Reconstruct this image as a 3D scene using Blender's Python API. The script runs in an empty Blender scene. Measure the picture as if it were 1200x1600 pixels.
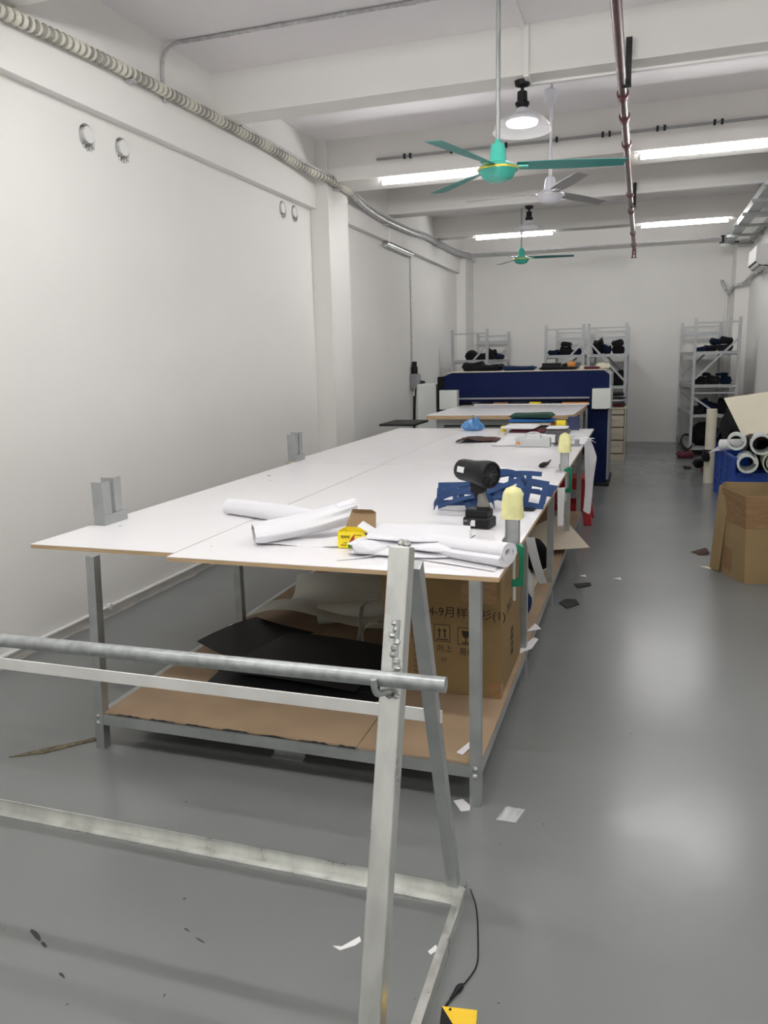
import bpy, bmesh, math, random
from mathutils import Vector, Matrix
R_ = math.radians
random.seed(7)
SC = bpy.context.scene
COL = SC.collection

# ------------------------------------------------------------------ camera
cam_d = bpy.data.cameras.new('camera')
cam_d.sensor_fit = 'HORIZONTAL'; cam_d.sensor_width = 36.0
cam_d.lens = 1212.2 / 1200 * 36.0
cam_d.clip_start = 0.05; cam_d.clip_end = 100
cam = bpy.data.objects.new('camera', cam_d); COL.objects.link(cam)
YAW, PITCH, ROLL = R_(18.31936), R_(11.00838), R_(-1.42321)
def cam_rot():
    R0 = Matrix(((1, 0, 0), (0, 0, -1), (0, 1, 0)))
    cy, sy = math.cos(YAW), math.sin(YAW)
    Ry = Matrix(((cy, sy, 0), (-sy, cy, 0), (0, 0, 1)))
    cp, sp = math.cos(PITCH), math.sin(PITCH)
    Rx = Matrix(((1, 0, 0), (0, cp, -sp), (0, sp, cp)))
    cr, sr = math.cos(ROLL), math.sin(ROLL)
    Rz = Matrix(((cr, -sr, 0), (sr, cr, 0), (0, 0, 1)))
    return Rz @ Rx @ R0 @ Ry
_r = cam_rot()
_m = Matrix((_r[0], -_r[1], -_r[2])).transposed().to_4x4()
_m.translation = Vector((0, 0, 1.6))
cam.matrix_world = _m
SC.camera = cam

# ------------------------------------------------------------------ world, exposure
TUBE_EMIT = 100.0
BULB_EMIT = 9.0
WORLD_STR = 0.7
w = bpy.data.worlds.new('world'); SC.world = w; w.use_nodes = True
w.node_tree.nodes['Background'].inputs[0].default_value = (1.0, 0.99, 0.97, 1)
w.node_tree.nodes['Background'].inputs[1].default_value = WORLD_STR
SC.view_settings.view_transform = 'Standard'
SC.view_settings.look = 'None'
SC.view_settings.exposure = 0.24
SC.view_settings.gamma = 1.0
SC.view_settings.use_curve_mapping = False
SC.cycles.max_bounces = 10
SC.cycles.diffuse_bounces = 6
SC.cycles.sample_clamp_indirect = 6.0

# ------------------------------------------------------------------ materials
MATS = {}
def mat(name, col, rough=0.6, metal=0.0, var=0.0, vscale=6.0, bump=0.0, bscale=40.0, spec=0.5, alpha=1.0,
        emit=None, estr=0.0, trans=0.0, rvar=0.0, coat=0.0, ior=1.45, detail=4.0, stretch=None):
    if name in MATS: return MATS[name]
    m = bpy.data.materials.new(name); m.use_nodes = True
    nt = m.node_tree; b = nt.nodes['Principled BSDF']
    b.inputs['Base Color'].default_value = (*col, 1)
    b.inputs['Roughness'].default_value = rough
    b.inputs['Metallic'].default_value = metal
    b.inputs['Specular IOR Level'].default_value = spec
    b.inputs['IOR'].default_value = ior
    b.inputs['Alpha'].default_value = alpha
    b.inputs['Transmission Weight'].default_value = trans
    b.inputs['Coat Weight'].default_value = coat
    if emit:
        b.inputs['Emission Color'].default_value = (*emit, 1)
        b.inputs['Emission Strength'].default_value = estr
    tc = nt.nodes.new('ShaderNodeTexCoord')
    src = tc.outputs['Object']
    if stretch:
        mp = nt.nodes.new('ShaderNodeMapping'); mp.inputs['Scale'].default_value = stretch
        nt.links.new(src, mp.inputs['Vector']); src = mp.outputs['Vector']
    if var or rvar:
        n = nt.nodes.new('ShaderNodeTexNoise'); n.inputs['Scale'].default_value = vscale
        n.inputs['Detail'].default_value = detail
        nt.links.new(src, n.inputs['Vector'])
        if var:
            cr = nt.nodes.new('ShaderNodeValToRGB')
            cr.color_ramp.elements[0].position = 0.3; cr.color_ramp.elements[1].position = 0.7
            cr.color_ramp.elements[0].color = (*[max(0, c * (1 - var)) for c in col], 1)
            cr.color_ramp.elements[1].color = (*[min(1, c * (1 + var)) for c in col], 1)
            nt.links.new(n.outputs['Fac'], cr.inputs['Fac'])
            nt.links.new(cr.outputs['Color'], b.inputs['Base Color'])
        if rvar:
            mr = nt.nodes.new('ShaderNodeMapRange')
            mr.inputs['To Min'].default_value = max(0.02, rough - rvar); mr.inputs['To Max'].default_value = min(1, rough + rvar)
            mr.inputs['From Min'].default_value = 0.3; mr.inputs['From Max'].default_value = 0.7
            nt.links.new(n.outputs['Fac'], mr.inputs['Value'])
            nt.links.new(mr.outputs['Result'], b.inputs['Roughness'])
    if bump:
        n2 = nt.nodes.new('ShaderNodeTexNoise'); n2.inputs['Scale'].default_value = bscale; n2.inputs['Detail'].default_value = 5
        nt.links.new(src, n2.inputs['Vector'])
        bp = nt.nodes.new('ShaderNodeBump'); bp.inputs['Strength'].default_value = bump; bp.inputs['Distance'].default_value = 0.01
        nt.links.new(n2.outputs['Fac'], bp.inputs['Height']); nt.links.new(bp.outputs['Normal'], b.inputs['Normal'])
    MATS[name] = m
    return m

def floor_material():
    m = bpy.data.materials.new('floor_epoxy'); m.use_nodes = True
    nt = m.node_tree; b = nt.nodes['Principled BSDF']; L = nt.links
    tc = nt.nodes.new('ShaderNodeTexCoord')
    def noise(scale, detail=5, dist=0.0):
        n = nt.nodes.new('ShaderNodeTexNoise'); n.inputs['Scale'].default_value = scale; n.inputs['Detail'].default_value = detail
        n.inputs['Distortion'].default_value = dist
        L.new(tc.outputs['Object'], n.inputs['Vector']); return n
    def ramp(src, p0, p1, c0, c1):
        r = nt.nodes.new('ShaderNodeValToRGB'); r.color_ramp.elements[0].position = p0; r.color_ramp.elements[1].position = p1
        r.color_ramp.elements[0].color = (*c0, 1); r.color_ramp.elements[1].color = (*c1, 1); L.new(src, r.inputs['Fac']); return r
    big = noise(0.8, 4)
    base = ramp(big.outputs['Fac'], 0.3, 0.7, (0.178, 0.188, 0.186), (0.198, 0.208, 0.205))
    # small dark specks in the paint
    sp = noise(40, 2); spr = ramp(sp.outputs['Fac'], 0.775, 0.79, (0, 0, 0), (1, 1, 1))
    mx = nt.nodes.new('ShaderNodeMix'); mx.data_type = 'RGBA'
    L.new(spr.outputs['Color'], mx.inputs['Factor']); L.new(base.outputs['Color'], mx.inputs['A']); mx.inputs['B'].default_value = (0.06, 0.06, 0.06, 1)
    mx2 = mx
    # unpainted concrete strip along the left wall with a ragged paint edge
    sx = nt.nodes.new('ShaderNodeSeparateXYZ'); L.new(tc.outputs['Object'], sx.inputs['Vector'])
    rg = noise(3.5, 6); ma = nt.nodes.new('ShaderNodeMath'); ma.operation = 'MULTIPLY_ADD'
    L.new(rg.outputs['Fac'], ma.inputs[0]); ma.inputs[1].default_value = 0.14; L.new(sx.outputs['X'], ma.inputs[2])
    lt = nt.nodes.new('ShaderNodeMath'); lt.operation = 'LESS_THAN'; L.new(ma.outputs[0], lt.inputs[0]); lt.inputs[1].default_value = -3.185
    cn = noise(14, 6); conc = ramp(cn.outputs['Fac'], 0.3, 0.75, (0.34, 0.33, 0.31), (0.46, 0.45, 0.43))
    mx3 = nt.nodes.new('ShaderNodeMix'); mx3.data_type = 'RGBA'
    L.new(lt.outputs[0], mx3.inputs['Factor']); L.new(mx2.outputs['Result'], mx3.inputs['A']); L.new(conc.outputs['Color'], mx3.inputs['B'])
    L.new(mx3.outputs['Result'], b.inputs['Base Color'])
    rn = noise(1.6, 3); rr = ramp(rn.outputs['Fac'], 0.25, 0.75, (0.19, 0.19, 0.19), (0.27, 0.27, 0.27))
    L.new(rr.outputs['Color'], b.inputs['Roughness'])
    bn = noise(12, 6); bp = nt.nodes.new('ShaderNodeBump'); bp.inputs['Strength'].default_value = 0.10; bp.inputs['Distance'].default_value = 0.01
    L.new(bn.outputs['Fac'], bp.inputs['Height']); L.new(bp.outputs['Normal'], b.inputs['Normal'])
    b.inputs['Specular IOR Level'].default_value = 0.5
    return m

M_wall = mat('wall_paint', (0.80, 0.79, 0.765), 0.85, var=0.015, vscale=1.2, bump=0.04, bscale=25)
M_ceil = mat('beam_paint', (0.76, 0.745, 0.72), 0.9, var=0.02, vscale=1.0, bump=0.05, bscale=20)
M_slab = mat('slab_paint', (0.79, 0.77, 0.785), 0.9, var=0.03, vscale=1.0, bump=0.06, bscale=20)
M_floor = floor_material()
M_galv = mat('galvanised_steel', (0.42, 0.44, 0.44), 0.42, 0.75, var=0.10, vscale=14, rvar=0.1)
M_weld = mat('bright_steel', (0.66, 0.67, 0.64), 0.36, 0.8, var=0.14, vscale=16, rvar=0.12, stretch=(1, 1, 0.25), bump=0.05, bscale=60)
M_flat = mat('bright_flat_bar', (0.84, 0.84, 0.815), 0.45, 0.45, var=0.06, vscale=10)
M_bead = mat('weld_bead', (0.45, 0.46, 0.45), 0.35, 0.9, var=0.3, vscale=60, bump=0.6, bscale=120)
M_pipe = mat('pipe_steel', (0.36, 0.38, 0.38), 0.40, 0.7, var=0.22, vscale=45, rvar=0.1, detail=8)
M_board = mat('white_melamine', (0.83, 0.82, 0.84), 0.28, var=0.012, vscale=3)
M_ply = mat('plywood_edge', (0.46, 0.33, 0.19), 0.7, var=0.25, vscale=6, stretch=(1.5, 1.5, 60))
M_kraft = mat('kraft_shelf', (0.33, 0.235, 0.15), 0.75, var=0.10, vscale=5, bump=0.05, bscale=12)
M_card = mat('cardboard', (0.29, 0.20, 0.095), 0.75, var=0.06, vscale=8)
M_cardin = mat('cardboard_inside', (0.30, 0.20, 0.11), 0.8, var=0.05, vscale=8)
M_tape = mat('packing_tape', (0.26, 0.155, 0.07), 0.22, var=0.12, vscale=10, bump=0.35, bscale=18, stretch=(1, 1, 5))
M_ink = mat('print_ink', (0.025, 0.018, 0.012), 0.8)
M_cloth = mat('white_cloth', (0.73, 0.73, 0.765), 0.85, bump=0.08, bscale=220)
M_cloth2 = mat('white_paper', (0.75, 0.75, 0.765), 0.6)
M_navy = mat('navy_fabric', (0.006, 0.016, 0.055), 0.75, spec=0.2, var=0.15, vscale=12, bump=0.1, bscale=150)
M_bluestrip = mat('blue_strip', (0.011, 0.040, 0.125), 0.55, var=0.10, vscale=10, spec=0.3)
M_black = mat('black_plastic', (0.009, 0.009, 0.011), 0.48, bump=0.02, bscale=200, spec=0.3)
M_blackr = mat('black_rough', (0.008, 0.008, 0.010), 0.8, var=0.3, vscale=14, spec=0.15)
M_darkgrey = mat('dark_grey', (0.035, 0.036, 0.04), 0.6, var=0.15, vscale=9)
M_sheet = mat('black_sheet', (0.014, 0.015, 0.017), 0.5, var=0.1, vscale=3, spec=0.3)
M_grey = mat('grey_rubber', (0.19, 0.182, 0.16), 0.55)
M_green = mat('fan_green', (0.07, 0.50, 0.40), 0.25, coat=0.3)
M_green_blade = mat('fan_green_blade', (0.03, 0.24, 0.22), 0.35)
M_gold = mat('gold_trim', (0.75, 0.58, 0.08), 0.3, 0.6)
M_fwhite = mat('fan_white', (0.68, 0.68, 0.74), 0.3)
M_fgrey = mat('fan_grey_blade', (0.28, 0.28, 0.28), 0.4)
M_rod = mat('rod_grey', (0.33, 0.34, 0.34), 0.45, 0.4)
M_red = mat('red_pipe', (0.105, 0.042, 0.045), 0.38, var=0.2, vscale=12, coat=0.15)
M_redcoup = mat('red_coupling', (0.13, 0.035, 0.035), 0.45)
M_stool = mat('red_plastic', (0.42, 0.018, 0.026), 0.35)
M_blue = mat('machine_blue', (0.0035, 0.0095, 0.052), 0.6, var=0.06, vscale=3, spec=0.15)
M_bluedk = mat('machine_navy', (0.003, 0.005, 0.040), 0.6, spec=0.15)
M_offw = mat('machine_white', (0.66, 0.69, 0.66), 0.45)
M_lead = mat('machine_grey', (0.30, 0.31, 0.32), 0.45, 0.3)
M_rack = mat('rack_grey', (0.43, 0.45, 0.46), 0.45, 0.25, var=0.05, vscale=10)
M_beige = mat('laminate_beige', (0.60, 0.54, 0.43), 0.55, var=0.05, vscale=5)
M_cream = mat('cream_felt', (0.70, 0.66, 0.53), 0.85, var=0.03, vscale=4)
M_foamw = mat('foam_white', (0.62, 0.67, 0.64), 0.7, var=0.05, vscale=9)
M_foamk = mat('foam_khaki', (0.45, 0.46, 0.38), 0.7, var=0.08, vscale=9)
M_yfoam = mat('yellow_foam', (0.74, 0.72, 0.36), 0.85, var=0.12, vscale=18, bump=0.3, bscale=40)
M_cgreen = mat('clamp_green', (0.008, 0.15, 0.075), 0.35)
M_alu = mat('aluminium', (0.60, 0.61, 0.61), 0.35, 0.85, var=0.06, vscale=10)
M_yellow = mat('carton_yellow', (0.84, 0.66, 0.02), 0.4)
M_cred = mat('carton_red', (0.45, 0.05, 0.03), 0.4)
M_cblue = mat('carton_blue', (0.03, 0.03, 0.20), 0.4)
M_cgrn = mat('carton_green', (0.02, 0.20, 0.05), 0.4)
M_pvc = mat('white_pvc', (0.78, 0.78, 0.77), 0.45)
def hose_material():
    m = bpy.data.materials.new('ribbed_hose'); m.use_nodes = True; nt = m.node_tree; b = nt.nodes['Principled BSDF']; b.inputs['Roughness'].default_value = .55
    tc = nt.nodes.new('ShaderNodeTexCoord'); wv = nt.nodes.new('ShaderNodeTexWave'); wv.wave_type = 'BANDS'; wv.bands_direction = 'Y'
    wv.inputs['Scale'].default_value = 5.6; wv.inputs['Distortion'].default_value = .4
    nt.links.new(tc.outputs['Object'], wv.inputs['Vector'])
    r = nt.nodes.new('ShaderNodeValToRGB'); r.color_ramp.elements[0].position = .35; r.color_ramp.elements[1].position = .6
    r.color_ramp.elements[0].color = (.27, .265, .24, 1); r.color_ramp.elements[1].color = (.62, .60, .52, 1)
    nt.links.new(wv.outputs['Fac'], r.inputs['Fac']); nt.links.new(r.outputs['Color'], b.inputs['Base Color']); return m
M_hose = hose_material()
M_conduit = mat('grey_conduit', (0.50, 0.50, 0.51), 0.4, 0.3, var=0.2, vscale=30)
M_crate = mat('crate_blue', (0.016, 0.065, 0.36), 0.4)
M_bag = mat('blue_polythene', (0.10, 0.30, 0.62), 0.25, trans=0.15, bump=0.2, bscale=30)
M_clear = mat('clear_polythene', (0.75, 0.78, 0.78), 0.3, alpha=0.45)
M_film = mat('frosted_film', (0.50, 0.50, 0.44), 0.45, alpha=0.88, var=0.08, vscale=5)
M_brown = mat('brown_cloth', (0.055, 0.024, 0.018), 0.85, bump=0.15, bscale=120)
M_maroon = mat('maroon_cloth', (0.085, 0.012, 0.022), 0.85, bump=0.1, bscale=120)
M_gfab = mat('green_cloth', (0.015, 0.055, 0.040), 0.85, bump=0.1, bscale=120)
M_bfab = mat('blue_cloth', (0.02, 0.13, 0.36), 0.85, bump=0.1, bscale=120)
M_greyfab = mat('grey_cloth', (0.12, 0.115, 0.12), 0.85, bump=0.1, bscale=120)
M_orange = mat('orange_plastic', (0.70, 0.28, 0.06), 0.5)
M_hazy = mat('hazard_yellow', (0.86, 0.56, 0.03), 0.4)
M_glass = mat('shade_acrylic', (0.80, 0.80, 0.82), 0.15, alpha=0.24, spec=0.7)
M_tubeback = mat('tube_housing', (0.85, 0.85, 0.86), 0.4)
M_tube = mat('tube_light', (1, 1, 1), 0.5, emit=(1.0, 0.985, 0.97), estr=TUBE_EMIT)
M_bulb = mat('bulb_light', (1, 1, 1), 0.5, emit=(1.0, 0.99, 1.0), estr=BULB_EMIT)
M_bulboff = mat('bulb_diffuser', (0.75, 0.75, 0.76), 0.4)
M_dark = mat('dark_part_and_shade', (0.02, 0.02, 0.022), 0.8)  # dark hardware colour; also paints the shade in sleeve holes and drawer gaps
M_woodstick = mat('wood_stick', (0.40, 0.20, 0.10), 0.6)
M_stain = mat('glue_stain', (0.13, 0.11, 0.06), 0.5, var=0.6, vscale=45, bump=.4, bscale=60)

# ------------------------------------------------------------------ mesh builder
class MB:
    def __init__(s): s.v = []; s.f = []
    def add(s, vs, fs, M=None):
        n = len(s.v)
        s.v += [tuple(M @ Vector(p)) if M is not None else tuple(p) for p in vs]
        s.f += [tuple(i + n for i in f) for f in fs]
        return s
    def box(s, x0, x1, y0, y1, z0, z1, M=None):
        v = [(x0, y0, z0), (x1, y0, z0), (x1, y1, z0), (x0, y1, z0), (x0, y0, z1), (x1, y0, z1), (x1, y1, z1), (x0, y1, z1)]
        return s.add(v, [(0, 3, 2, 1), (4, 5, 6, 7), (0, 1, 5, 4), (1, 2, 6, 5), (2, 3, 7, 6), (3, 0, 4, 7)], M)
    def cbox(s, c, d, rz=0, rx=0, ry=0):
        M = Matrix.Translation(c) @ Matrix.Rotation(rz, 4, 'Z') @ Matrix.Rotation(rx, 4, 'X') @ Matrix.Rotation(ry, 4, 'Y')
        return s.box(-d[0] / 2, d[0] / 2, -d[1] / 2, d[1] / 2, -d[2] / 2, d[2] / 2, M)
    def bar(s, a, b, w, h, up=(0, 0, 1)):          # rectangular bar from a to b, w along side, h along up
        a = Vector(a); b = Vector(b); d = (b - a); L = d.length; d.normalize()
        u = Vector(up); sd = d.cross(u)
        if sd.length < 1e-4: sd = d.cross(Vector((0, 1, 0)))
        sd.normalize(); u = sd.cross(d).normalized()
        M = Matrix((sd, d, u)).transposed().to_4x4(); M.translation = a
        return s.box(-w / 2, w / 2, 0, L, -h / 2, h / 2, M)
    def prism(s, poly, z0, z1, M=None):
        n = len(poly)
        v = [(p[0], p[1], z0) for p in poly] + [(p[0], p[1], z1) for p in poly]
        f = [tuple(range(n - 1, -1, -1)), tuple(range(n, 2 * n))]
        f += [(i, (i + 1) % n, n + (i + 1) % n, n + i) for i in range(n)]
        return s.add(v, f, M)
    def tube(s, pts, r, n=10, cap=True, radii=None):
        pts = [Vector(p) for p in pts]; rings = []; prev = None
        for i, p in enumerate(pts):
            d = (pts[min(i + 1, len(pts) - 1)] - pts[max(i - 1, 0)]).normalized()
            if prev is None:
                a = Vector((0, 0, 1)) if abs(d.z) < 0.9 else Vector((1, 0, 0))
                u = d.cross(a).normalized()
            else:
                u = (prev - d * prev.dot(d)).normalized()
            prev = u; w = d.cross(u); rr = radii[i] if radii else r
            rings.append([p + (u * math.cos(2 * math.pi * k / n) + w * math.sin(2 * math.pi * k / n)) * rr for k in range(n)])
        v = [q for rg in rings for q in rg]; f = []
        for i in range(len(rings) - 1):
            for k in range(n):
                f.append((i * n + k, i * n + (k + 1) % n, (i + 1) * n + (k + 1) % n, (i + 1) * n + k))
        if cap:
            f.append(tuple(range(n - 1, -1, -1))); f.append(tuple((len(rings) - 1) * n + k for k in range(n)))
        return s.add(v, f)
    def lathe(s, prof, c=(0, 0, 0), n=28, M=None):    # prof: list of (r, z)
        v = []; f = []
        for r, z in prof:
            for k in range(n):
                a = 2 * math.pi * k / n
                v.append((c[0] + r * math.cos(a), c[1] + r * math.sin(a), c[2] + z))
        for i in range(len(prof) - 1):
            for k in range(n):
                f.append((i * n + k, i * n + (k + 1) % n, (i + 1) * n + (k + 1) % n, (i + 1) * n + k))
        if prof[0][0] > 1e-5: f.append(tuple(range(n - 1, -1, -1)))
        if prof[-1][0] > 1e-5: f.append(tuple((len(prof) - 1) * n + k for k in range(n)))
        return s.add(v, f, M)
    def ribbon(s, path, th, axis, L, M=None):          # thick strip: 2D path in plane, extruded along third axis by L
        n = len(path); nor = []
        for i in range(n):
            a = Vector(path[max(i - 1, 0)]); b = Vector(path[min(i + 1, n - 1)]); d = (b - a).normalized()
            nor.append(Vector((-d.y, d.x)))
        o = [Vector(path[i]) + nor[i] * th / 2 for i in range(n)]; q = [Vector(path[i]) - nor[i] * th / 2 for i in range(n)]
        ring = o + q[::-1]; m = len(ring)
        def P(p, t):
            return (t, p.x, p.y) if axis == 'x' else ((p.x, t, p.y) if axis == 'y' else (p.x, p.y, t))
        v = [P(p, 0) for p in ring] + [P(p, L) for p in ring]; f = []
        for i in range(m): f.append((i, (i + 1) % m, m + (i + 1) % m, m + i))
        for i in range(n - 1):
            f.append((i, m - 1 - i, m - 2 - i, i + 1)); f.append((m + i, m + i + 1, m + m - 2 - i, m + m - 1 - i))
        return s.add(v, f, M)
    def grid(s, fn, nu, nv, th=0.0):                   # fn(u,v)->(x,y,z); optional thickness downwards along the normal
        v = [Vector(fn(i / nu, j / nv)) for j in range(nv + 1) for i in range(nu + 1)]
        f = [(j * (nu + 1) + i, j * (nu + 1) + i + 1, (j + 1) * (nu + 1) + i + 1, (j + 1) * (nu + 1) + i) for j in range(nv) for i in range(nu)]
        if not th: return s.add(v, f)
        nn = len(v); nor = [Vector() for _ in v]
        for q in f:
            k = (v[q[1]] - v[q[0]]).cross(v[q[3]] - v[q[0]])
            for i in q: nor[i] += k
        v2 = [p - n.normalized() * th if n.length > 0 else p for p, n in zip(v, nor)]
        f2 = [tuple(i + nn for i in q[::-1]) for q in f]
        ed = [j * (nu + 1) for j in range(nv + 1)]
        border = list(range(nu + 1)) + [j * (nu + 1) + nu for j in range(1, nv + 1)] + [nv * (nu + 1) + i for i in range(nu - 1, -1, -1)] + [j * (nu + 1) for j in range(nv - 1, 0, -1)]
        f3 = [(border[(k + 1) % len(border)], border[k], border[k] + nn, border[(k + 1) % len(border)] + nn) for k in range(len(border))]
        return s.add(v + v2, f + f2 + f3)

ORG = {}
def base_of(mb):
    xs = [p[0] for p in mb.v]; ys = [p[1] for p in mb.v]; zs = [p[2] for p in mb.v]
    return ((min(xs) + max(xs)) / 2, (min(ys) + max(ys)) / 2, min(zs))
def obj(name, mb, m, parent=None, smooth=False, bevel=0.0, local=False, subsurf=0, seg=2):
    o0 = (0, 0, 0)
    if parent is not None:
        if not local: o0 = ORG[parent.name]
    elif not local: o0 = base_of(mb)
    me = bpy.data.meshes.new(name)
    me.from_pydata([(p[0] - o0[0], p[1] - o0[1], p[2] - o0[2]) for p in mb.v], [], mb.f)
    bm = bmesh.new(); bm.from_mesh(me); bmesh.ops.recalc_face_normals(bm, faces=bm.faces)
    if bevel:
        bmesh.ops.bevel(bm, geom=[e for e in bm.edges if len(e.link_faces) == 2 and e.calc_face_angle() > 0.5], offset=bevel, segments=seg, affect='EDGES', profile=0.5)
    bm.to_mesh(me); bm.free()
    if smooth:
        for p in me.polygons: p.use_smooth = True
        try: me.set_sharp_from_angle(angle=R_(42))
        except Exception: pass
    me.materials.append(m)
    o = bpy.data.objects.new(name, me); COL.objects.link(o)
    if parent is not None: o.parent = parent; ORG[o.name] = ORG[parent.name]
    else:
        if not local: o.location = o0
        ORG[o.name] = o0
    if subsurf:
        md = o.modifiers.new('subdivision', 'SUBSURF'); md.levels = subsurf; md.render_levels = subsurf
    return o
def tag(o, label, cat, group=None):
    o['label'] = label; o['category'] = cat
    if group: o['group'] = group
    return o
def thing(name, label, cat, loc=(0, 0, 0), rz=0.0, group=None):
    o = bpy.data.objects.new(name, None); COL.objects.link(o); o.empty_display_size = 0.05
    o.location = loc; o.rotation_euler = (0, 0, rz); ORG[o.name] = tuple(loc)
    return tag(o, label, cat, group)
def struct(name, mb, m, **k):
    o = obj(name, mb, m, **k); o['kind'] = 'structure'; return o
def copy_tree(o, parent=None):
    c = o.copy(); COL.objects.link(c); c.parent = parent
    for ch in list(o.children): copy_tree(ch, c)
    return c
def text_mb(body, size, M, ext=0.0004):
    cu = bpy.data.curves.new('t', 'FONT'); cu.body = body; cu.size = size; cu.extrude = ext; cu.align_x = 'LEFT'
    cu.resolution_u = 3
    to = bpy.data.objects.new('t', cu); COL.objects.link(to)
    dg = bpy.context.evaluated_depsgraph_get(); dg.update()
    me = bpy.data.meshes.new_from_object(to.evaluated_get(dg))
    mb = MB(); mb.add([v.co.copy() for v in me.vertices], [tuple(p.vertices) for p in me.polygons], M)
    bpy.data.objects.remove(to); bpy.data.curves.remove(cu); bpy.data.meshes.remove(me)
    return mb
def smooth_path(pts, n=6):
    out = []; P = [Vector(p) for p in pts]
    for i in range(len(P) - 1):
        p0 = P[max(i - 1, 0)]; p1 = P[i]; p2 = P[i + 1]; p3 = P[min(i + 2, len(P) - 1)]
        for k in range(n):
            t = k / n
            out.append(0.5 * ((2 * p1) + (p2 - p0) * t + (2 * p0 - 5 * p1 + 4 * p2 - p3) * t * t + (3 * p1 - p0 - 3 * p2 + p3) * t ** 3))
    out.append(P[-1]); return out

# ------------------------------------------------------------------ room shell
XL, XR, YB, YF, ZC, ZB = -3.30, 1.66, 15.28, -3.2, 3.80, 3.49
LEDGE = -3.23
struct('floor', MB().box(XL - .2, XR + .2, YF - .2, YB + .2, -0.1, 0), M_floor, local=True)
struct('ceiling', MB().box(XL - .2, XR + .2, YF - .2, YB + .2, ZC, ZC + .15), M_slab)
wl = struct('wall_left', MB().box(XL - .2, XL, YF - .2, YB + .2, 0, 3.15), M_wall)
struct('wall_right', MB().box(XR, XR + .2, YF - .2, YB + .2, 0, ZC), M_wall)
struct('wall_back', MB().box(XL - .2, XR + .2, YB, YB + .2, 0, ZC), M_wall)
WX0, WX1, WZ0, WZ1 = -2.7, 1.1, .95, 2.95       # unseen window added behind the camera to let in fill daylight
struct('wall_front', MB().box(XL - .2, XR + .2, YF - .2, YF, 0, WZ0).box(XL - .2, XR + .2, YF - .2, YF, WZ1, ZC).box(XL - .2, WX0, YF - .2, YF, WZ0, WZ1).box(WX1, XR + .2, YF - .2, YF, WZ0, WZ1), M_wall)
wf = MB()
for x in (WX0 + .02, (WX0 + WX1) / 2, WX1 - .02): wf.box(x - .02, x + .02, YF - .12, YF - .06, WZ0, WZ1)
for z in (WZ0 + .02, 2.2, WZ1 - .02): wf.box(WX0, WX1, YF - .115, YF - .065, z - .02, z + .02)
struct('fill_window_1', wf, mat('fill_window_frame', (.7, .7, .7), .5))
pl = bpy.data.lights.new('fill_window_portal', 'AREA'); pl.shape = 'RECTANGLE'; pl.size = WX1 - WX0; pl.size_y = WZ1 - WZ0; pl.cycles.is_portal = True
po = bpy.data.objects.new('fill_window_portal', pl); COL.objects.link(po); po.location = ((WX0 + WX1) / 2, YF - .19, (WZ0 + WZ1) / 2); po.rotation_euler = (R_(90), 0, 0)
# longitudinal beams over the side walls
struct('wall_beam', MB().box(XL - .2, LEDGE, YF, 7.80, 3.15, ZC), M_wall)
struct('wall_beam', MB().box(XL - .2, LEDGE, 8.37, YB, 3.15, ZC), M_wall)
# cross beams; deep ones carry the tube lights
for y0, y1, zb in ((-1.30, -0.95, 3.41), (1.0, 1.28, ZB), (3.35, 3.70, 3.47), (5.78, 6.03, ZB), (7.85, 8.38, 3.405), (10.24, 10.50, 3.475), (12.62, 12.90, 3.50), (14.80, YB, 3.49)):
    struct('ceiling_beam', MB().box(LEDGE if y0 != 7.85 else -3.10, XR, y0, y1, zb, ZC), M_ceil)
# columns standing proud of the left and right wall
struct('pillar', MB().box(XL - .1, -3.10, 7.80, 8.37, 0, ZC), M_wall)
struct('pillar', MB().box(XL - .1, -3.13, 14.56, YB, 0, 3.49), M_wall)
struct('pillar', MB().box(1.44, XR + .1, 14.62, YB, 0, 3.49), M_wall)
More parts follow.
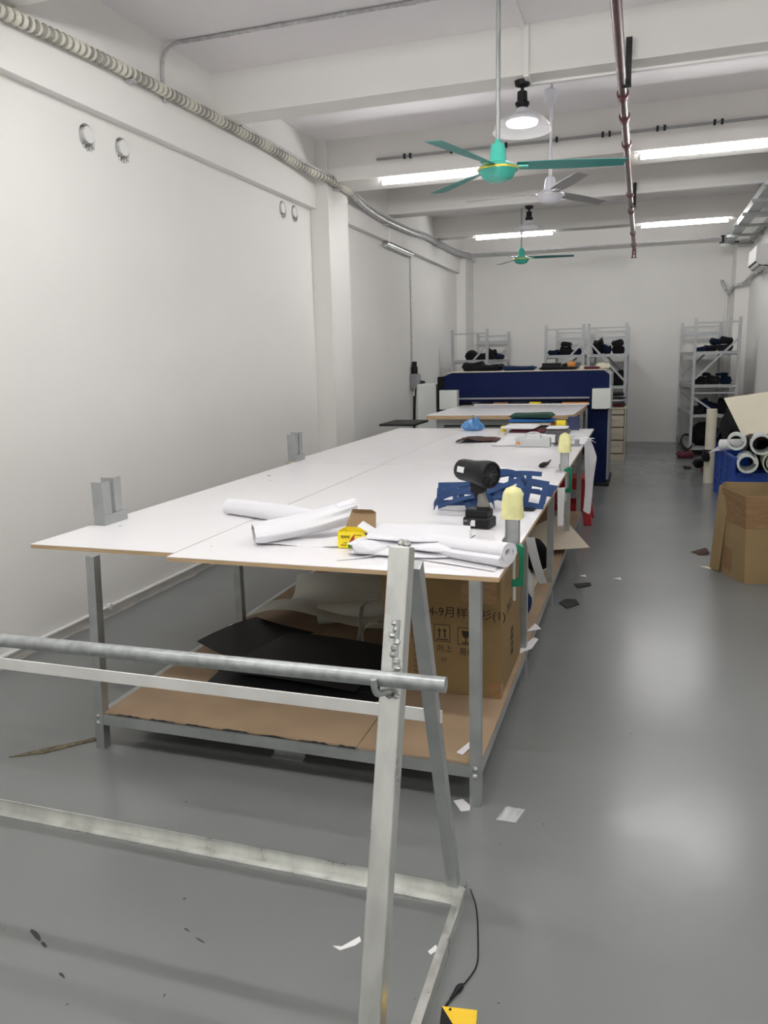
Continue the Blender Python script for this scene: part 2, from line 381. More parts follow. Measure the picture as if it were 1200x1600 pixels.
# sleeves cored through the left wall
cut = MB()
HOLES = ((4.33, 3.00), (4.68, 3.005), (7.13, 3.04), (7.40, 3.045))
for y, z in HOLES:
    cut.tube([(XL - .13, y, z), (XL + .05, y, z)], 0.078, 24)
co = obj('cut', cut, M_wall, local=True)
bo = wl.modifiers.new('b', 'BOOLEAN'); bo.object = co; bo.operation = 'DIFFERENCE'; bo.solver = 'EXACT'
dg = bpy.context.evaluated_depsgraph_get(); dg.update()
nm = bpy.data.meshes.new_from_object(wl.evaluated_get(dg))
wl.modifiers.clear(); om = wl.data; wl.data = nm; bpy.data.meshes.remove(om); bpy.data.objects.remove(co)
names = ('nearest to the camera', 'second from the camera', 'third from the camera', 'closest to the pillar')
for (y, z), nmn in zip(HOLES, names):
    t = thing('pipe_sleeve', 'white pipe sleeve in hole high on left wall, ' + nmn, 'pipe sleeve', (XL, y, z), group='pipe sleeves through the left wall')
    mb = MB(); N = 24
    v = []; f = []
    for x, r in ((-.11, .044), (-.004, .044), (-.004, .049), (-.11, .049)):
        for k in range(N):
            a = 2 * math.pi * k / N; v.append((XL + x, y + .026 + r * math.cos(a), z + .020 + r * math.sin(a)))
    for i in range(4):
        for k in range(N): f.append((i * N + k, i * N + (k + 1) % N, ((i + 1) % 4) * N + (k + 1) % N, ((i + 1) % 4) * N + k))
    mb.add(v, f); obj('sleeve', mb, M_pvc, t, smooth=True)
    obj('cap', MB().tube([(XL - .02, y + .026, z + .020), (XL - .008, y + .026, z + .020)], .0435, 24), M_pvc, t, smooth=True)
    obj('recess_shade', MB().tube([(XL - .128, y, z), (XL - .118, y, z)], .0775, 24), M_dark, t)  # black disc painted in for the shade deep in the hole
    mr = MB()
    for k in range(5):
        a = R_(-150 + 26 * k); mr.cbox((XL - .004, y + .074 * math.cos(a), z + .074 * math.sin(a)), (.01, .022, .016), rx=a)
    obj('mortar_crumb', mr, M_conduit, t)

# wall board joint, baseboard pipe
t = thing('floor_conduit', 'white conduit running along the foot of the left wall', 'conduit', (XL + .02, 4.5, .03))
obj('pipe', MB().tube([(XL + .014, y, .052) for y in (YF + .1, 2, 5, 7.7)], .0125, 10), M_pvc, t, smooth=True)
for y in (1.9, 4.1, 5.7, 7.2):
    obj('clip', MB().box(XL, XL + .03, y - .012, y + .012, .034, .07), M_pvc, t)

# ------------------------------------------------------------------ tube lights
def tube_light(x0, x1, y, z, label):
    t = thing('tube_light', label, 'tube light', ((x0 + x1) / 2, y, z), group='LED tube lights under the beams')
    obj('housing', MB().box(x0 - .02, x1 + .02, y - .012, y + .012, z + .006, z + .028), M_tubeback, t)
    L = MB(); N = 14; xs = (x0, x1); v = []; f = []
    for x in xs:
        for k in range(N + 1):
            a = R_(-198 + 216 * k / N); v.append((x, y + .017 * math.cos(a), z - .004 + .017 * math.sin(a)))
    for k in range(N): f.append((k, k + 1, N + 1 + k + 1, N + 1 + k))
    f.append(tuple(range(N + 1))); f.append(tuple(range(N + 1, 2 * N + 2)))
    L.add(v, f); obj('diffuser', L, M_tube, t, smooth=True)
    for x in (x0, x1):
        s = -1 if x == x0 else 1
        obj('end_cap', MB().tube([(x, y, z - .003), (x + s * .025, y, z - .003)], .018, 14), M_pvc, t, smooth=True)
    for q in (.2, .8):
        xx = x0 + (x1 - x0) * q
        obj('clip', MB().box(xx - .012, xx + .012, y - .006, y + .03, z + .02, z + .05), M_pvc, t)
for y, z, where, spots in ((-1.22, 3.373, 'added behind the camera as fill', 'lr'), (1.17, 3.453, 'above the camera side of rack', 'lmr'), (3.42, 3.434, 'over the near table end', 'lr'), (7.925, 3.368, 'on the beam by the middle pillar', 'lr'), (12.69, 3.463, 'on the far beam near back wall', 'lr')):  # rear row and middle tube are unseen, added to lift the near floor light
    for k, x0, nm in (('l', -2.55, 'left'), ('m', -1.31, 'added middle'), ('r', -.075, 'right')):
        if k in spots: tube_light(x0, x0 + 1.18, y, z, 'glowing white LED tube light, %s one %s' % (nm, where))

# ------------------------------------------------------------------ pendant lamps with flared clear shades
def pendant(x, y, zt, lit, label):
    t = thing('pendant_lamp', label, 'pendant lamp', (x, y, zt), group='bell lamps under the beams')
    obj('ceiling_cup', MB().lathe([(.0, 0), (.055, 0), (.05, -.03), (.02, -.04), (0, -.04)], (x, y, zt)), M_black, t, smooth=True)
    s = obj('socket', MB().lathe([(.0, -.035), (.012, -.036), (.012, -.06), (.034, -.07), (.036, -.13), (.05, -.14), (.05, -.155), (.03, -.18), (0, -.18)], (x, y, zt), 20), M_black, t, smooth=True)
    obj('bulb_body', MB().lathe([(.03, -.165), (.045, -.20), (.06, -.215), (.095, -.235), (.113, -.255), (.113, -.265), (.0, -.265)], (x, y, zt), 28), M_fwhite, t, smooth=True)
    obj('bulb_lens', MB().lathe([(.11, -.2655), (.106, -.28), (.07, -.288), (.0, -.29)], (x, y, zt), 28), M_bulb if lit else M_bulboff, t, smooth=True)
    n = 36; prof = [(.06, -.208), (.10, -.222), (.155, -.25), (.19, -.285), (.205, -.325), (.208, -.328), (.203, -.33), (.187, -.29), (.152, -.254), (.10, -.226)]
    obj('shade', MB().lathe(prof, (x, y, zt), n), M_glass, t, smooth=True)
pendant(-.86, 5.90, 3.49, True, 'lit pendant lamp with clear flared shade under the near beam')
pendant(-1.42, 10.42, 3.475, False, 'unlit pendant lamp with clear flared shade hanging past the white fan')

# ------------------------------------------------------------------ ceiling fans
def fan(x, y, zt, zh, a0, body, blade, trim, label, canopy=False):
    t = thing('ceiling_fan', label, 'ceiling fan', (x, y, zt), group='three-blade ceiling fans')
    obj('rod', MB().tube([(x, y, zh + .12), (x, y, zt - .004)], .0125, 12), M_rod if body is M_green else M_fwhite, t, smooth=True)
    if canopy:
        obj('hanger_plate', MB().box(x - .055, x + .055, y - .02, y + .02, zt - .012, zt - .001), M_dark, t)
        obj('canopy', MB().lathe([(.0, -.06), (.04, -.065), (.055, -.075), (.045, -.17), (.02, -.185), (0, -.185)], (x - .01, y, zt), 20), M_fwhite, t, smooth=True)
    else:
        obj('hanger_plate', MB().lathe([(0, -.03), (.03, -.03), (.05, -.001), (0, -.001)], (x, y, zt), 20), M_dark, t, smooth=True)
    obj('motor_neck', MB().lathe([(0, .165), (.012, .16), (.02, .14), (.036, .132), (.043, .11), (.048, .05), (.06, .03), (.07, .028), (.09, .012), (0, .012)], (x, y, zh), 24), body, t, smooth=True)
    obj('motor_housing', MB().lathe([(0, .03), (.075, .028), (.105, .012), (.116, 0), (.116, -.012), (.10, -.022), (.085, -.05), (.05, -.066), (0, -.07)], (x, y, zh), 36), body, t, smooth=True)
    obj('trim_ring', MB().lathe([(.1165, .002), (.118, -.002), (.118, -.006), (.1165, -.010), (.112, -.004)], (x, y, zh), 36), trim, t, smooth=True)
    for k in range(3):
        a = R_(a0 + 120 * k)
        M = Matrix.Translation((x, y, zh + .012)) @ Matrix.Rotation(a, 4, 'Z')
        b = MB()
        N = 10; v = []; f = []
        for i in range(N + 1):
            q = i / N; X = .105 + q * .605
            wd = .040 + .022 * math.sin(min(1, q * 1.6) * math.pi / 2) - .012 * q
            tw = -R_(15 - 8 * q)
            for sgn, dz in ((-1, 0), (1, 0), (1, .003), (-1, .003)):
                v.append((X, sgn * wd * math.cos(tw) , sgn * wd * math.sin(tw) + dz - .006 * q))
        for i in range(N):
            for k2 in range(4): f.append((i * 4 + k2, i * 4 + (k2 + 1) % 4, (i + 1) * 4 + (k2 + 1) % 4, (i + 1) * 4 + k2))
        f += [(3, 2, 1, 0), tuple(N * 4 + q for q in range(4))]
        b.add(v, f, M); bl = obj('blade', b, blade, t, smooth=True)
        obj('blade_iron', MB().box(.07, .17, -.022, .022, -.008, .001, M), body, bl)
fan(-.82, 4.70, ZC, 2.66, 13, M_green, M_green_blade, M_gold, 'green three-blade ceiling fan nearest the camera')
fan(-.775, 6.94, ZC, 2.925, 56, M_fwhite, M_fgrey, M_alu, 'white ceiling fan with grey blades between the two green ones', True)
fan(-1.64, 11.30, ZC, 2.945, 5, M_green, M_green_blade, M_gold, 'green ceiling fan farthest back near the far beam')

# ------------------------------------------------------------------ ceiling services
t = thing('sprinkler_pipe', 'dark red sprinkler pipe running along the room under the beams', 'pipe', (-.18, 8, 3.40))
zp = 3.365
obj('pipe', MB().tube([(-.19, y, zp) for y in (0.5, 5, 10, 14.45)], .030, 16), M_red, t, smooth=True)
obj('end_drop', MB().tube([(-.19, 14.45, zp + .01), (-.19, 14.45, zp - .13)], .035, 14).tube([(-.19, 14.45, zp - .13), (-.19, 14.45, zp - .145)], .05, 14), M_red, t, smooth=True)
for y in (2.1, 6.05, 6.6, 7.4, 9.6, 10.7, 12.6, 13.9):
    obj('coupling', MB().tube([(-.19, y - .045, zp), (-.19, y - .04, zp), (-.19, y + .04, zp), (-.19, y + .045, zp)], .04, 16, radii=[.036, .041, .041, .036]), M_redcoup, t, smooth=True)
for y, z1 in ((5.76, 3.62), (10.22, 3.60)):
    br = obj('hanger_bracket', MB().box(-.170, -.132, y - .012, y + .018, zp - .02, z1).box(-.19, -.13, y - .02, y + .018, zp - .04, zp - .03), M_dark, t)
    obj('bolt', MB().tube([(-.15, y - .012, z1 - .05), (-.15, y - .024, z1 - .05)], .012, 8), M_dark, br)
# cable tray by the right wall
t = thing('cable_tray', 'grey steel cable tray hung high along the right wall', 'cable tray', (1.42, 12, 3.36))
obj('side_rail', MB().box(1.215, 1.222, 9.2, 14.45, 3.36, 3.44), M_galv, t)
obj('side_rail', MB().box(1.60, 1.607, 9.2, 14.45, 3.36, 3.44), M_galv, t)
obj('tray_floor', MB().box(1.215, 1.36, 9.2, 14.45, 3.355, 3.36), M_galv, t)
for y in (9.5, 10.5, 11.45, 12.45, 13.4, 14.4):
    obj('cross_bar', MB().box(1.16, XR, y - .02, y + .02, 3.318, 3.355), M_galv, t)
obj('end_bracket', MB().box(1.15, 1.44, 14.43, 14.50, 3.36, 3.385).tube([(1.20, 14.46, 3.385), (1.20, 14.46, 3.49)], .018, 8).box(1.17, 1.23, 14.43, 14.49, 3.47, 3.49), M_dark, t)
# ribbed hose along the left ledge beam
pts = [(-3.185, 2.6, 3.36), (-3.182, 3.59, 3.405), (-3.182, 4.66, 3.45), (-3.18, 6.43, 3.468), (-3.15, 7.3, 3.44), (-3.055, 7.85, 3.402), (-3.055, 8.35, 3.395), (-3.16, 9.1, 3.38), (-3.182, 9.96, 3.36), (-3.18, 11.2, 3.385), (-3.182, 12.0, 3.43), (-3.18, 13.4, 3.43), (-3.10, 14.3, 3.43), (-3.075, 14.7, 3.45), (-2.98, 14.76, 3.36)]
pp = smooth_path(pts, 5)
t = thing('corrugated_hose', 'pale ribbed corrugated hose along the top of the left wall', 'hose', pts[6])
near = [p for p in pp if p.y < 8.6]
dense = []
for i in range(len(near) - 1):
    n = max(2, int((near[i + 1] - near[i]).length / .012))
    for k in range(n): dense.append(near[i].lerp(near[i + 1], k / n))
obj('ribbed_section', MB().tube(dense, .036, 10, radii=[.035 + .006 * math.cos(i * math.pi / 2) for i in range(len(dense))]), M_hose, t, smooth=True)
obj('wrapped_section', MB().tube([p for p in pp if p.y >= 8.5], .034, 10), M_conduit, t, smooth=True)
obj('side_cable', MB().tube([(p.x + .012, p.y, p.z + .045) for p in pp if p.y > 6.0][::3], .012, 6), M_conduit, t, smooth=True)
for p in (pp[10], pp[26], pp[40], pp[52]):
    obj('hose_clip', MB().box(min(p.x - .03, -3.20), p.x + .03, p.y - .015, p.y + .015, p.z - .055, p.z - .04), M_conduit, t)
# metal conduit from hose to the ceiling and across the slab
cp = smooth_path([(-3.215, 5.09, 3.40), (-3.215, 5.09, 3.62), (-3.19, 5.12, 3.74), (-3.10, 5.14, 3.783), (-2.9, 5.15, 3.785), (-1.2, 5.15, 3.785)], 5)
t = thing('ceiling_conduit', 'dented grey metal conduit bending up onto the near ceiling slab', 'conduit', (-3.2, 5.1, 3.4))
obj('pipe', MB().tube(cp, .0125, 8), M_conduit, t, smooth=True)
for x in (-2.75, -2.35, -1.9, -1.45):
    obj('coupler', MB().tube([(x - .03, 5.15, 3.785), (x + .03, 5.15, 3.785)], .016, 8), M_conduit, t, smooth=True)
# rail on the middle beam
t = thing('conduit_rail', 'dark metal conduit rail along the face of the middle beam', 'conduit', (-.7, 7.83, 3.57))
obj('rail', MB().box(-2.58, XR, 7.825, 7.85, 3.56, 3.58), M_rod, t)
for k in range(9):
    x = -2.3 + k * .47
    obj('clip', MB().box(x, x + .02, 7.815, 7.85, 3.55, 3.592).box(x + .06, x + .08, 7.815, 7.85, 3.55, 3.592), M_dark, t)
# cable trunking on the beams
t = thing('cable_trunking', 'white trunking dropping from ceiling and along bottom of near beam', 'trunking', (-.8, 5.77, 3.49))
obj('vertical_run', MB().box(-.835, -.80, 5.762, 5.78, 3.49, ZC), M_pvc, t)
obj('ceiling_run', MB().box(-.86, -.825, 4.2, 5.78, ZC - .018, ZC), M_pvc, t)
obj('soffit_run', MB().box(-.80, XR, 5.95, 5.985, ZB - .016, ZB), M_pvc, t)
obj('corner_run', MB().box(-.835, -.80, 5.775, 5.985, ZB - .016, ZB), M_pvc, t)
tag(obj('cable_trunking', MB().box(LEDGE, XR, 10.215, 10.24, 3.478, 3.51), M_pvc), 'white trunking along the bottom edge of the beam behind the white fan', 'trunking')
tag(obj('cable_trunking', MB().box(-3.1, 1.44, 14.78, 14.80, 3.49, 3.512), M_conduit), 'thin grey trunking along the last beam over the back wall', 'trunking')
tag(obj('fan_cable', MB().tube([(-.81, 6.9, ZC - .006), (-.3, 6.4, ZC - .006), (.2, 6.1, ZC - .006)], .006, 6), M_pvc), 'thin white cable across the ceiling beside the white fan', 'cable')

# far wall light and drop conduit on left wall
t = thing('wall_light', 'slim white batten light under the left ledge near the socket', 'wall light', (XL + .06, 10.8, 3.08))
obj('bracket', MB().bar((XL + .07, 10.25, 3.11), (XL + .075, 10.25, 3.36), .012, .012), M_pvc, t)
obj('body', MB().box(XL, XL + .09, 10.15, 11.40, 3.10, 3.12), M_galv, t)
obj('lens', MB().box(XL + .015, XL + .075, 10.17, 11.38, 3.082, 3.10), M_offw, t)
tag(obj('drop_conduit', MB().tube([(XL + .012, 11.46, 3.10), (XL + .012, 11.46, 1.50)], .011, 8), M_conduit), 'thin grey conduit dropping down left wall to the socket box', 'conduit')
t = thing('socket_box', 'grey industrial socket box with black plugs on left wall', 'socket box', (XL, 11.46, 1.1))
obj('enclosure', MB().box(XL, XL + .10, 11.36, 11.58, 1.18, 1.40), M_lead, t, bevel=.01)
obj('cover', MB().box(XL + .10, XL + .115, 11.38, 11.56, 1.20, 1.38), M_rack, t)
obj('plug', MB().tube([(XL + .05, 11.45, 1.40), (XL + .05, 11.45, 1.50), (XL + .05, 11.45, 1.51), (XL + .05, 11.45, 1.58)], .05, 12, radii=[.05, .05, .036, .036]), M_black, t, smooth=True)
obj('plug', MB().tube([(XL + .10, 11.56, 1.27), (XL + .16, 11.60, 1.25)], .035, 12), M_black, t, smooth=True)
obj('cable', MB().tube(smooth_path([(XL + .06, 11.47, 1.18), (XL + .04, 11.47, .8), (XL + .03, 11.48, .05)], 4), .012, 8), M_black, t, smooth=True)
obj('cable', MB().tube(smooth_path([(XL + .15, 11.60, 1.24), (XL + .12, 11.62, 1.05), (XL + .07, 11.52, .85)], 5), .008, 6), M_black, t, smooth=True)

# air conditioner on the right wall with its pipe
t = thing('air_conditioner', 'white split air conditioner high on the right wall', 'air conditioner', (XR, 12.7, 2.72))
prof = [(XR, 2.78), (XR, 3.06), (1.47, 3.06), (1.455, 3.04), (1.45, 2.84), (1.48, 2.80), (1.53, 2.78)]
def extr_y(prof, y0, y1):
    mb = MB(); n = len(prof)
    mb.add([(p[0], y0, p[1]) for p in prof] + [(p[0], y1, p[1]) for p in prof], [tuple(range(n)), tuple(range(2 * n - 1, n - 1, -1))] + [(i, (i + 1) % n, n + (i + 1) % n, n + i) for i in range(n)])
    return mb
obj('body', extr_y(prof, 12.25, 13.10), M_pvc, t)
obj('air_outlet', extr_y([(1.448, 2.835), (1.51, 2.775), (1.60, 2.765), (1.60, 2.785)], 12.27, 13.08), M_black, t)
obj('flap', extr_y([(1.475, 2.79), (1.60, 2.745), (1.605, 2.755), (1.48, 2.80)], 12.30, 13.0), M_pvc, t)
obj('bracket', extr_y([(1.60, 2.70), (XR, 2.70), (XR, 2.78), (1.60, 2.765)], 12.4, 12.6), M_conduit, t)
tag(obj('air_conditioner_pipe', MB().tube(smooth_path([(1.62, 13.14, 2.76), (1.62, 13.6, 2.80), (1.61, 14.25, 2.78), (1.56, 14.54, 2.72), (1.42, 14.57, 2.68), (1.395, 14.9, 2.64), (1.36, 15.17, 2.66), (1.29, 15.21, 2.80), (1.285, 15.22, 2.84)], 6), .030, 10), M_conduit), 'lagged grey pipe from the air conditioner round the right pillar', 'pipe')
tag(obj('drain_pipe', MB().tube([(1.385, 15.255, 2.62), (1.385, 15.255, 0.2)], .022, 10), M_pvc), 'white vertical drain pipe in the back right corner', 'pipe')

# ------------------------------------------------------------------ work table
TZ = .87
t = thing('work_table', 'long white-topped cutting table on grey steel legs in the centre', 'table', (-1.45, 5.3, 0))
for x0, x1, y0, y1, dz in ((-2.453, -1.746, 2.595, 5.282, 0), (-1.744, -.435, 2.540, 5.280, -.002), (-2.512, -1.752, 5.286, 8.195, .001), (-1.750, -.437, 5.284, 8.192, 0)):
    b = obj('top_board', MB().box(x0, x1, y0, y1, TZ - .018 + dz, TZ - .002 + dz), M_ply, t)
    obj('melamine_face', MB().box(x0, x1, y0, y1, TZ - .002 + dz, TZ + dz), M_board, b)
LY = (2.55, 3.735, 4.955, 6.20, 7.40)
for y in LY:
    for x in (-.517, -2.142 if y < 3 else -2.105):
        xt = x + (.040 if x < -2.12 else 0)
        obj('leg', MB().bar((x, y, 0), (xt, y, TZ - .020), .04, .04, (0, 1, 0)), M_galv, t)
fr = MB()
for x in (-.62, -2.02): fr.box(x - .02, x + .02, LY[0] + .25, LY[-1] - .02, TZ - .040, TZ - .020)
obj('top_frame', fr.box(-2.122, -.537, 7.38, 7.42, TZ - .040, TZ - .020).box(-2.122, -.537, 4.94, 4.97, TZ - .040, TZ - .020), M_galv, t)
sf = MB()
for y in LY: sf.box(-2.122, -.537, y - .018, y + .018, .112, .156)
for x in (-.517, -2.142):
    for a, b in zip(LY[:-1], LY[1:]): sf.box(x - .018, x + .018, a + .02, b - .02, .112, .156)
obj('shelf_frame', sf, M_galv, t)
for x0, x1, y0, y1 in ((-2.118, -.975, 2.545, 4.93), (-.972, -.50, 2.545, 4.93), (-2.118, -.50, 4.985, 7.39)):
    obj('shelf_board', MB().box(x0, x1, y0, y1, .157, .166), M_kraft, t)
rt = random.Random(9); tl = [(-2.10 + 1.12 * k / 60, .1565 + (rt.uniform(.0035, .010) if (k // 3) % 3 else .0015)) for k in range(61)]
te = MB(); nte = len(tl)
te.add([(x, 2.5425, .1555) for x, z in tl] + [(x, 2.5425, z) for x, z in tl] + [(x, 2.5445, .1555) for x, z in tl] + [(x, 2.5445, z) for x, z in tl],
       [q for k in range(nte - 1) for q in ((k, k + 1, nte + k + 1, nte + k), (2 * nte + k + 1, 2 * nte + k, 3 * nte + k, 3 * nte + k + 1), (nte + k, nte + k + 1, 3 * nte + k + 1, 3 * nte + k), (k + 1, k, 2 * nte + k, 2 * nte + k + 1))])
obj('torn_edge', te, M_dark, t)
for y, x in ((2.55, -.517), (2.55, -2.142), (3.735, -.517)):
    wbm = MB()
    for dz in (.118, .148):
        wbm.lathe([(0, .006), (.008, .004), (.012, 0)], (0, 0, 0), 10, Matrix.Translation((x, y - .02, dz)) @ Matrix.Rotation(R_(90), 4, 'X'))
    obj('weld_bead', wbm, M_bead, t, smooth=True)

# angle brackets on the table's left edge
def edge_bracket(x, y, label):
    t = thing('edge_bracket', label, 'bracket', (x, y, TZ), group='roll holder brackets on the table')
    obj('base_angle', MB().box(x - .035, x + .06, y - .005, y + .165, TZ, TZ + .004).box(x + .056, x + .06, y - .005, y + .165, TZ + .004, TZ + .05), M_galv, t)
    u = MB()
    u.box(x + .050, x + .055, y + .00, y + .058, TZ + .004, TZ + .205)
    u.box(x - .005, x + .050, y + .00, y + .005, TZ + .004, TZ + .205)
    obj('upright', u, M_galv, t)
    u = MB()
    u.box(x + .050, x + .055, y + .085, y + .140, TZ + .004, TZ + .215)
    u.box(x - .015, x + .050, y + .085, y + .090, TZ + .004, TZ + .215)
    obj('upright', u, M_galv, t)
edge_bracket(-2.43, 2.99, 'grey steel angle bracket upright on near left table edge')
edge_bracket(-2.50, 5.30, 'grey steel angle bracket upright halfway along left table edge')

# G-clamps with aluminium post and yellow foam cap on the right edge
def edge_clamp(x, y, label):
    t = thing('clamp_post', label, 'clamp', (x, y, TZ), group='foam-capped clamp posts on the table edge')
    p = MB().box(x - .052, x - .049, y - .015, y + .03, TZ + .004, TZ + .16).box(x - .003, x, y - .015, y + .03, TZ + .004, TZ + .16).box(x - .049, x - .003, y + .012, y + .015, TZ + .004, TZ + .16)
    obj('post', p, M_alu, t)
    obj('foot_angle', MB().box(x - .075, x - .053, y - .05, y + .05, TZ, TZ + .004).box(x - .057, x - .053, y - .05, y + .05, TZ + .004, TZ + .05), M_alu, t)
    cap = MB()
    nu, nv = 20, 10
    def cf(u, v):
        a = 2 * math.pi * u; q = v
        sq = lambda c, n: math.copysign(abs(c) ** n, c)
        k = 1.0 if q < .70 else max(0.02, 1 - ((q - .70) / .30) ** 2.6) ** .6
        flare = 1.14 - .20 * q + .03 * math.sin(5 * a + 7 * q)
        return (x - .026 + sq(math.cos(a), .42) * .0365 * k * flare, y + .006 + sq(math.sin(a), .42) * .0365 * k * flare, TZ + .125 + q * .125)
    cap.grid(cf, nu, nv)
    obj('foam_cap', cap, M_yfoam, t, smooth=True)
    c = [(-.006, .012), (.028, .03), (.045, .02), (.048, -.02), (.047, -.135), (.0, -.14), (.0, -.112), (.028, -.108), (.03, -.02), (.025, .0), (.0, -.001)]
    g = MB().prism(c, 0, .026, Matrix.Translation((x - .02, y - .03, TZ + .006)) @ Matrix.Rotation(R_(90), 4, 'X'))
    g2 = obj('clamp_body', g, M_cgreen, t, bevel=.003)
    obj('clamp_screw', MB().tube([(x - .010, y - .043, TZ - .02), (x - .010, y - .043, TZ - .19)], .0065, 8), M_alu, g2, smooth=True)
edge_clamp(-.425, 2.93, 'yellow foam-capped clamp post on near right table corner')
edge_clamp(-.425, 5.10, 'yellow foam-capped clamp post farther along right table edge')

# ------------------------------------------------------------------ steel A-frame rack in front
t = thing('steel_rack', 'welded bare steel A-frame roll rack standing before the table', 'rack', (-1.4, 1.64, 0))
def aframe(x):
    obj('front_post', MB().bar((x, 1.205, 0), (x, 1.562, 1.205), .047, .047, (0, 1, 0)), M_weld, t, bevel=.003)
    obj('rear_post', MB().bar((x - .004, 2.035, .05), (x + .008, 1.625, 1.15), .035, .035, (0, 1, 0)), M_galv, t, bevel=.002)
    obj('base_bar', MB().box(x - .001, x + .034, 1.16, 2.07, 0, .004).box(x + .030, x + .034, 1.16, 2.07, .004, .042), M_weld, t)
    b = MB()
    for k in range(12):
        b.lathe([(0, -.010), (.007, -.007), (.010, 0), (.007, .007), (0, .010)], (x + random.uniform(-.02, .022), 1.585 + random.uniform(-.015, .025), 1.195 + random.uniform(-.02, .012)), 8)
    obj('weld_bead', b, M_bead, t, smooth=True)
aframe(-.478); aframe(-2.75)
t2 = [c for c in t.children]
# hooks on front posts that carry the loose pipe
for x in (-.478, -2.75):
    h = MB().tube(smooth_path([(x + .006, 1.462, .912), (x + .002, 1.448, .918), (x - .006, 1.432, .924), (x - .014, 1.414, .928), (x - .018, 1.408, .942), (x - .019, 1.406, .962)], 5), .007, 10)
    h.tube([(x + .007, 1.468, .965), (x + .008, 1.497, 1.062)], .0065, 10)
    obj('hook', h, M_galv, t, smooth=True)
    b = MB()
    for k in range(9):
        b.lathe([(0, -.008), (.007, -.005), (.009, 0), (.006, .006), (0, .008)], (x + .006 + random.uniform(-.008, .008), 1.461 + .0044 * k, .955 + k * .0125), 8)
    for k in range(5):
        b.lathe([(0, -.007), (.009, 0), (0, .008)], (x + .008 + random.uniform(-.010, .010), 1.449 + random.uniform(-.004, .004), .914 + random.uniform(-.014, .012)), 8)
    obj('weld_bead', b, M_bead, t, smooth=True)
obj('mid_rail', MB().bar((-2.76, 1.797, .705), (-.452, 1.797, .703), .005, .034, (0, 0, 1)).bar((-2.76, 1.812, .686), (-.470, 1.812, .686), .03, .004), M_flat, t)
obj('bottom_rail', MB().box(-2.76, -.445, 2.035, 2.039, .004, .042).box(-2.76, -.445, 1.998, 2.035, 0, .005), M_weld, t)
tag(obj('roll_pipe', MB().tube([(-2.95, 1.434, .936), (-.352, 1.434, .954)], .0165, 20), M_pipe, smooth=True), 'round galvanised steel pipe resting in the hooks of the rack', 'pipe')

# ------------------------------------------------------------------ things on the near end of the table
def squash_roll(name, label, a, b, r, flat, turns, m, cat='fabric roll', seed=1, bend=0.0):
    """cloth rolled up loosely, axis from a to b, spiral ends open"""
    rnd = random.Random(seed); a = Vector(a); b = Vector(b); d = b - a; L = d.length; d.normalize()
    side = d.cross(Vector((0, 0, 1))).normalized(); up = side.cross(d)
    path = []; N = int(turns * 26)
    for i in range(N + 1):
        q = i / N; ang = 2 * math.pi * turns * q + 2.4
        rr = r * (0.22 + 0.78 * q) * (1 + .05 * math.sin(3 * ang + seed))
        path.append((rr * math.cos(ang), rr * flat * math.sin(ang)))
    th = r * .55 / turns
    n = len(path); K = 14; mb = MB(); nor = []
    for i in range(n):
        p = Vector(path[max(i - 1, 0)]); q = Vector(path[min(i + 1, n - 1)]); dd = (q - p).normalized(); nor.append(Vector((-dd.y, dd.x)))
    ring = [Vector(path[i]) + nor[i] * th / 2 for i in range(n)] + [Vector(path[i]) - nor[i] * th / 2 for i in range(n - 1, -1, -1)]
    mz = min(p.y for p in ring); m_ = len(ring); v = []; f = []
    for k in range(K + 1):
        s = k / K; c = a + d * (L * s) + side * (bend * math.sin(math.pi * s)); wob = 1 + .05 * math.sin(5 * s + seed)
        for p in ring:
            v.append(c + side * p.x * wob + up * ((p.y - mz) * (1 + .06 * math.sin(4 * s + 2 * seed)) + .001))
    for k in range(K):
        for i in range(m_): f.append((k * m_ + i, k * m_ + (i + 1) % m_, (k + 1) * m_ + (i + 1) % m_, (k + 1) * m_ + i))
    for base in (0, K * m_):
        for i in range(n - 1):
            q = (base + i, base + i + 1, base + m_ - 2 - i, base + m_ - 1 - i); f.append(q)
    mb.add(v, f)
    return tag(obj(name, mb, m, smooth=True), label, cat)
squash_roll('fabric_roll', 'long flattened white fabric roll lying left on the near table end', (-1.93, 3.385, TZ), (-1.30, 3.14, TZ), .055, .72, 2.2, M_cloth, seed=3)
squash_roll('fabric_roll', 'thick white fabric roll with open end at near right corner of table', (-.74, 2.815, TZ), (-.425, 2.675, TZ), .060, .64, 1.6, M_cloth, seed=5)
# bunched white cloth over the long roll
mb = MB()
def bunch(u, v):
    a = Vector((-1.515, 2.835, TZ)); ax = Vector((.37, .235, 0)); s = u
    c = a + ax * s + Vector((0, 0, .055 * s ** 1.6))
    d = ax.normalized(); side = Vector((d.y, -d.x, 0)); ang = 2 * math.pi * v
    wx = .125 - .072 * s ** .8; wz = .038 + .010 * s
    k = 1 + .05 * math.sin(6 * ang + 3 * s) + (.16 * s ** 4) * math.sin(9 * ang + 2)
    if s < .06: k *= .80 + .20 * s / .06
    z = math.sin(ang) * wz * k
    p = c + side * math.cos(ang) * wx * k + Vector((0, 0, z + wz))
    p.z = max(p.z, TZ + .002)
    return p
mb.grid(bunch, 26, 40)
t = thing('folded_cloth', 'white cloth bunched into a tapering bundle beside the yellow carton', 'cloth', (-1.4, 2.95, TZ))
obj('bundle', mb, M_cloth, t, smooth=True)
mb = MB()
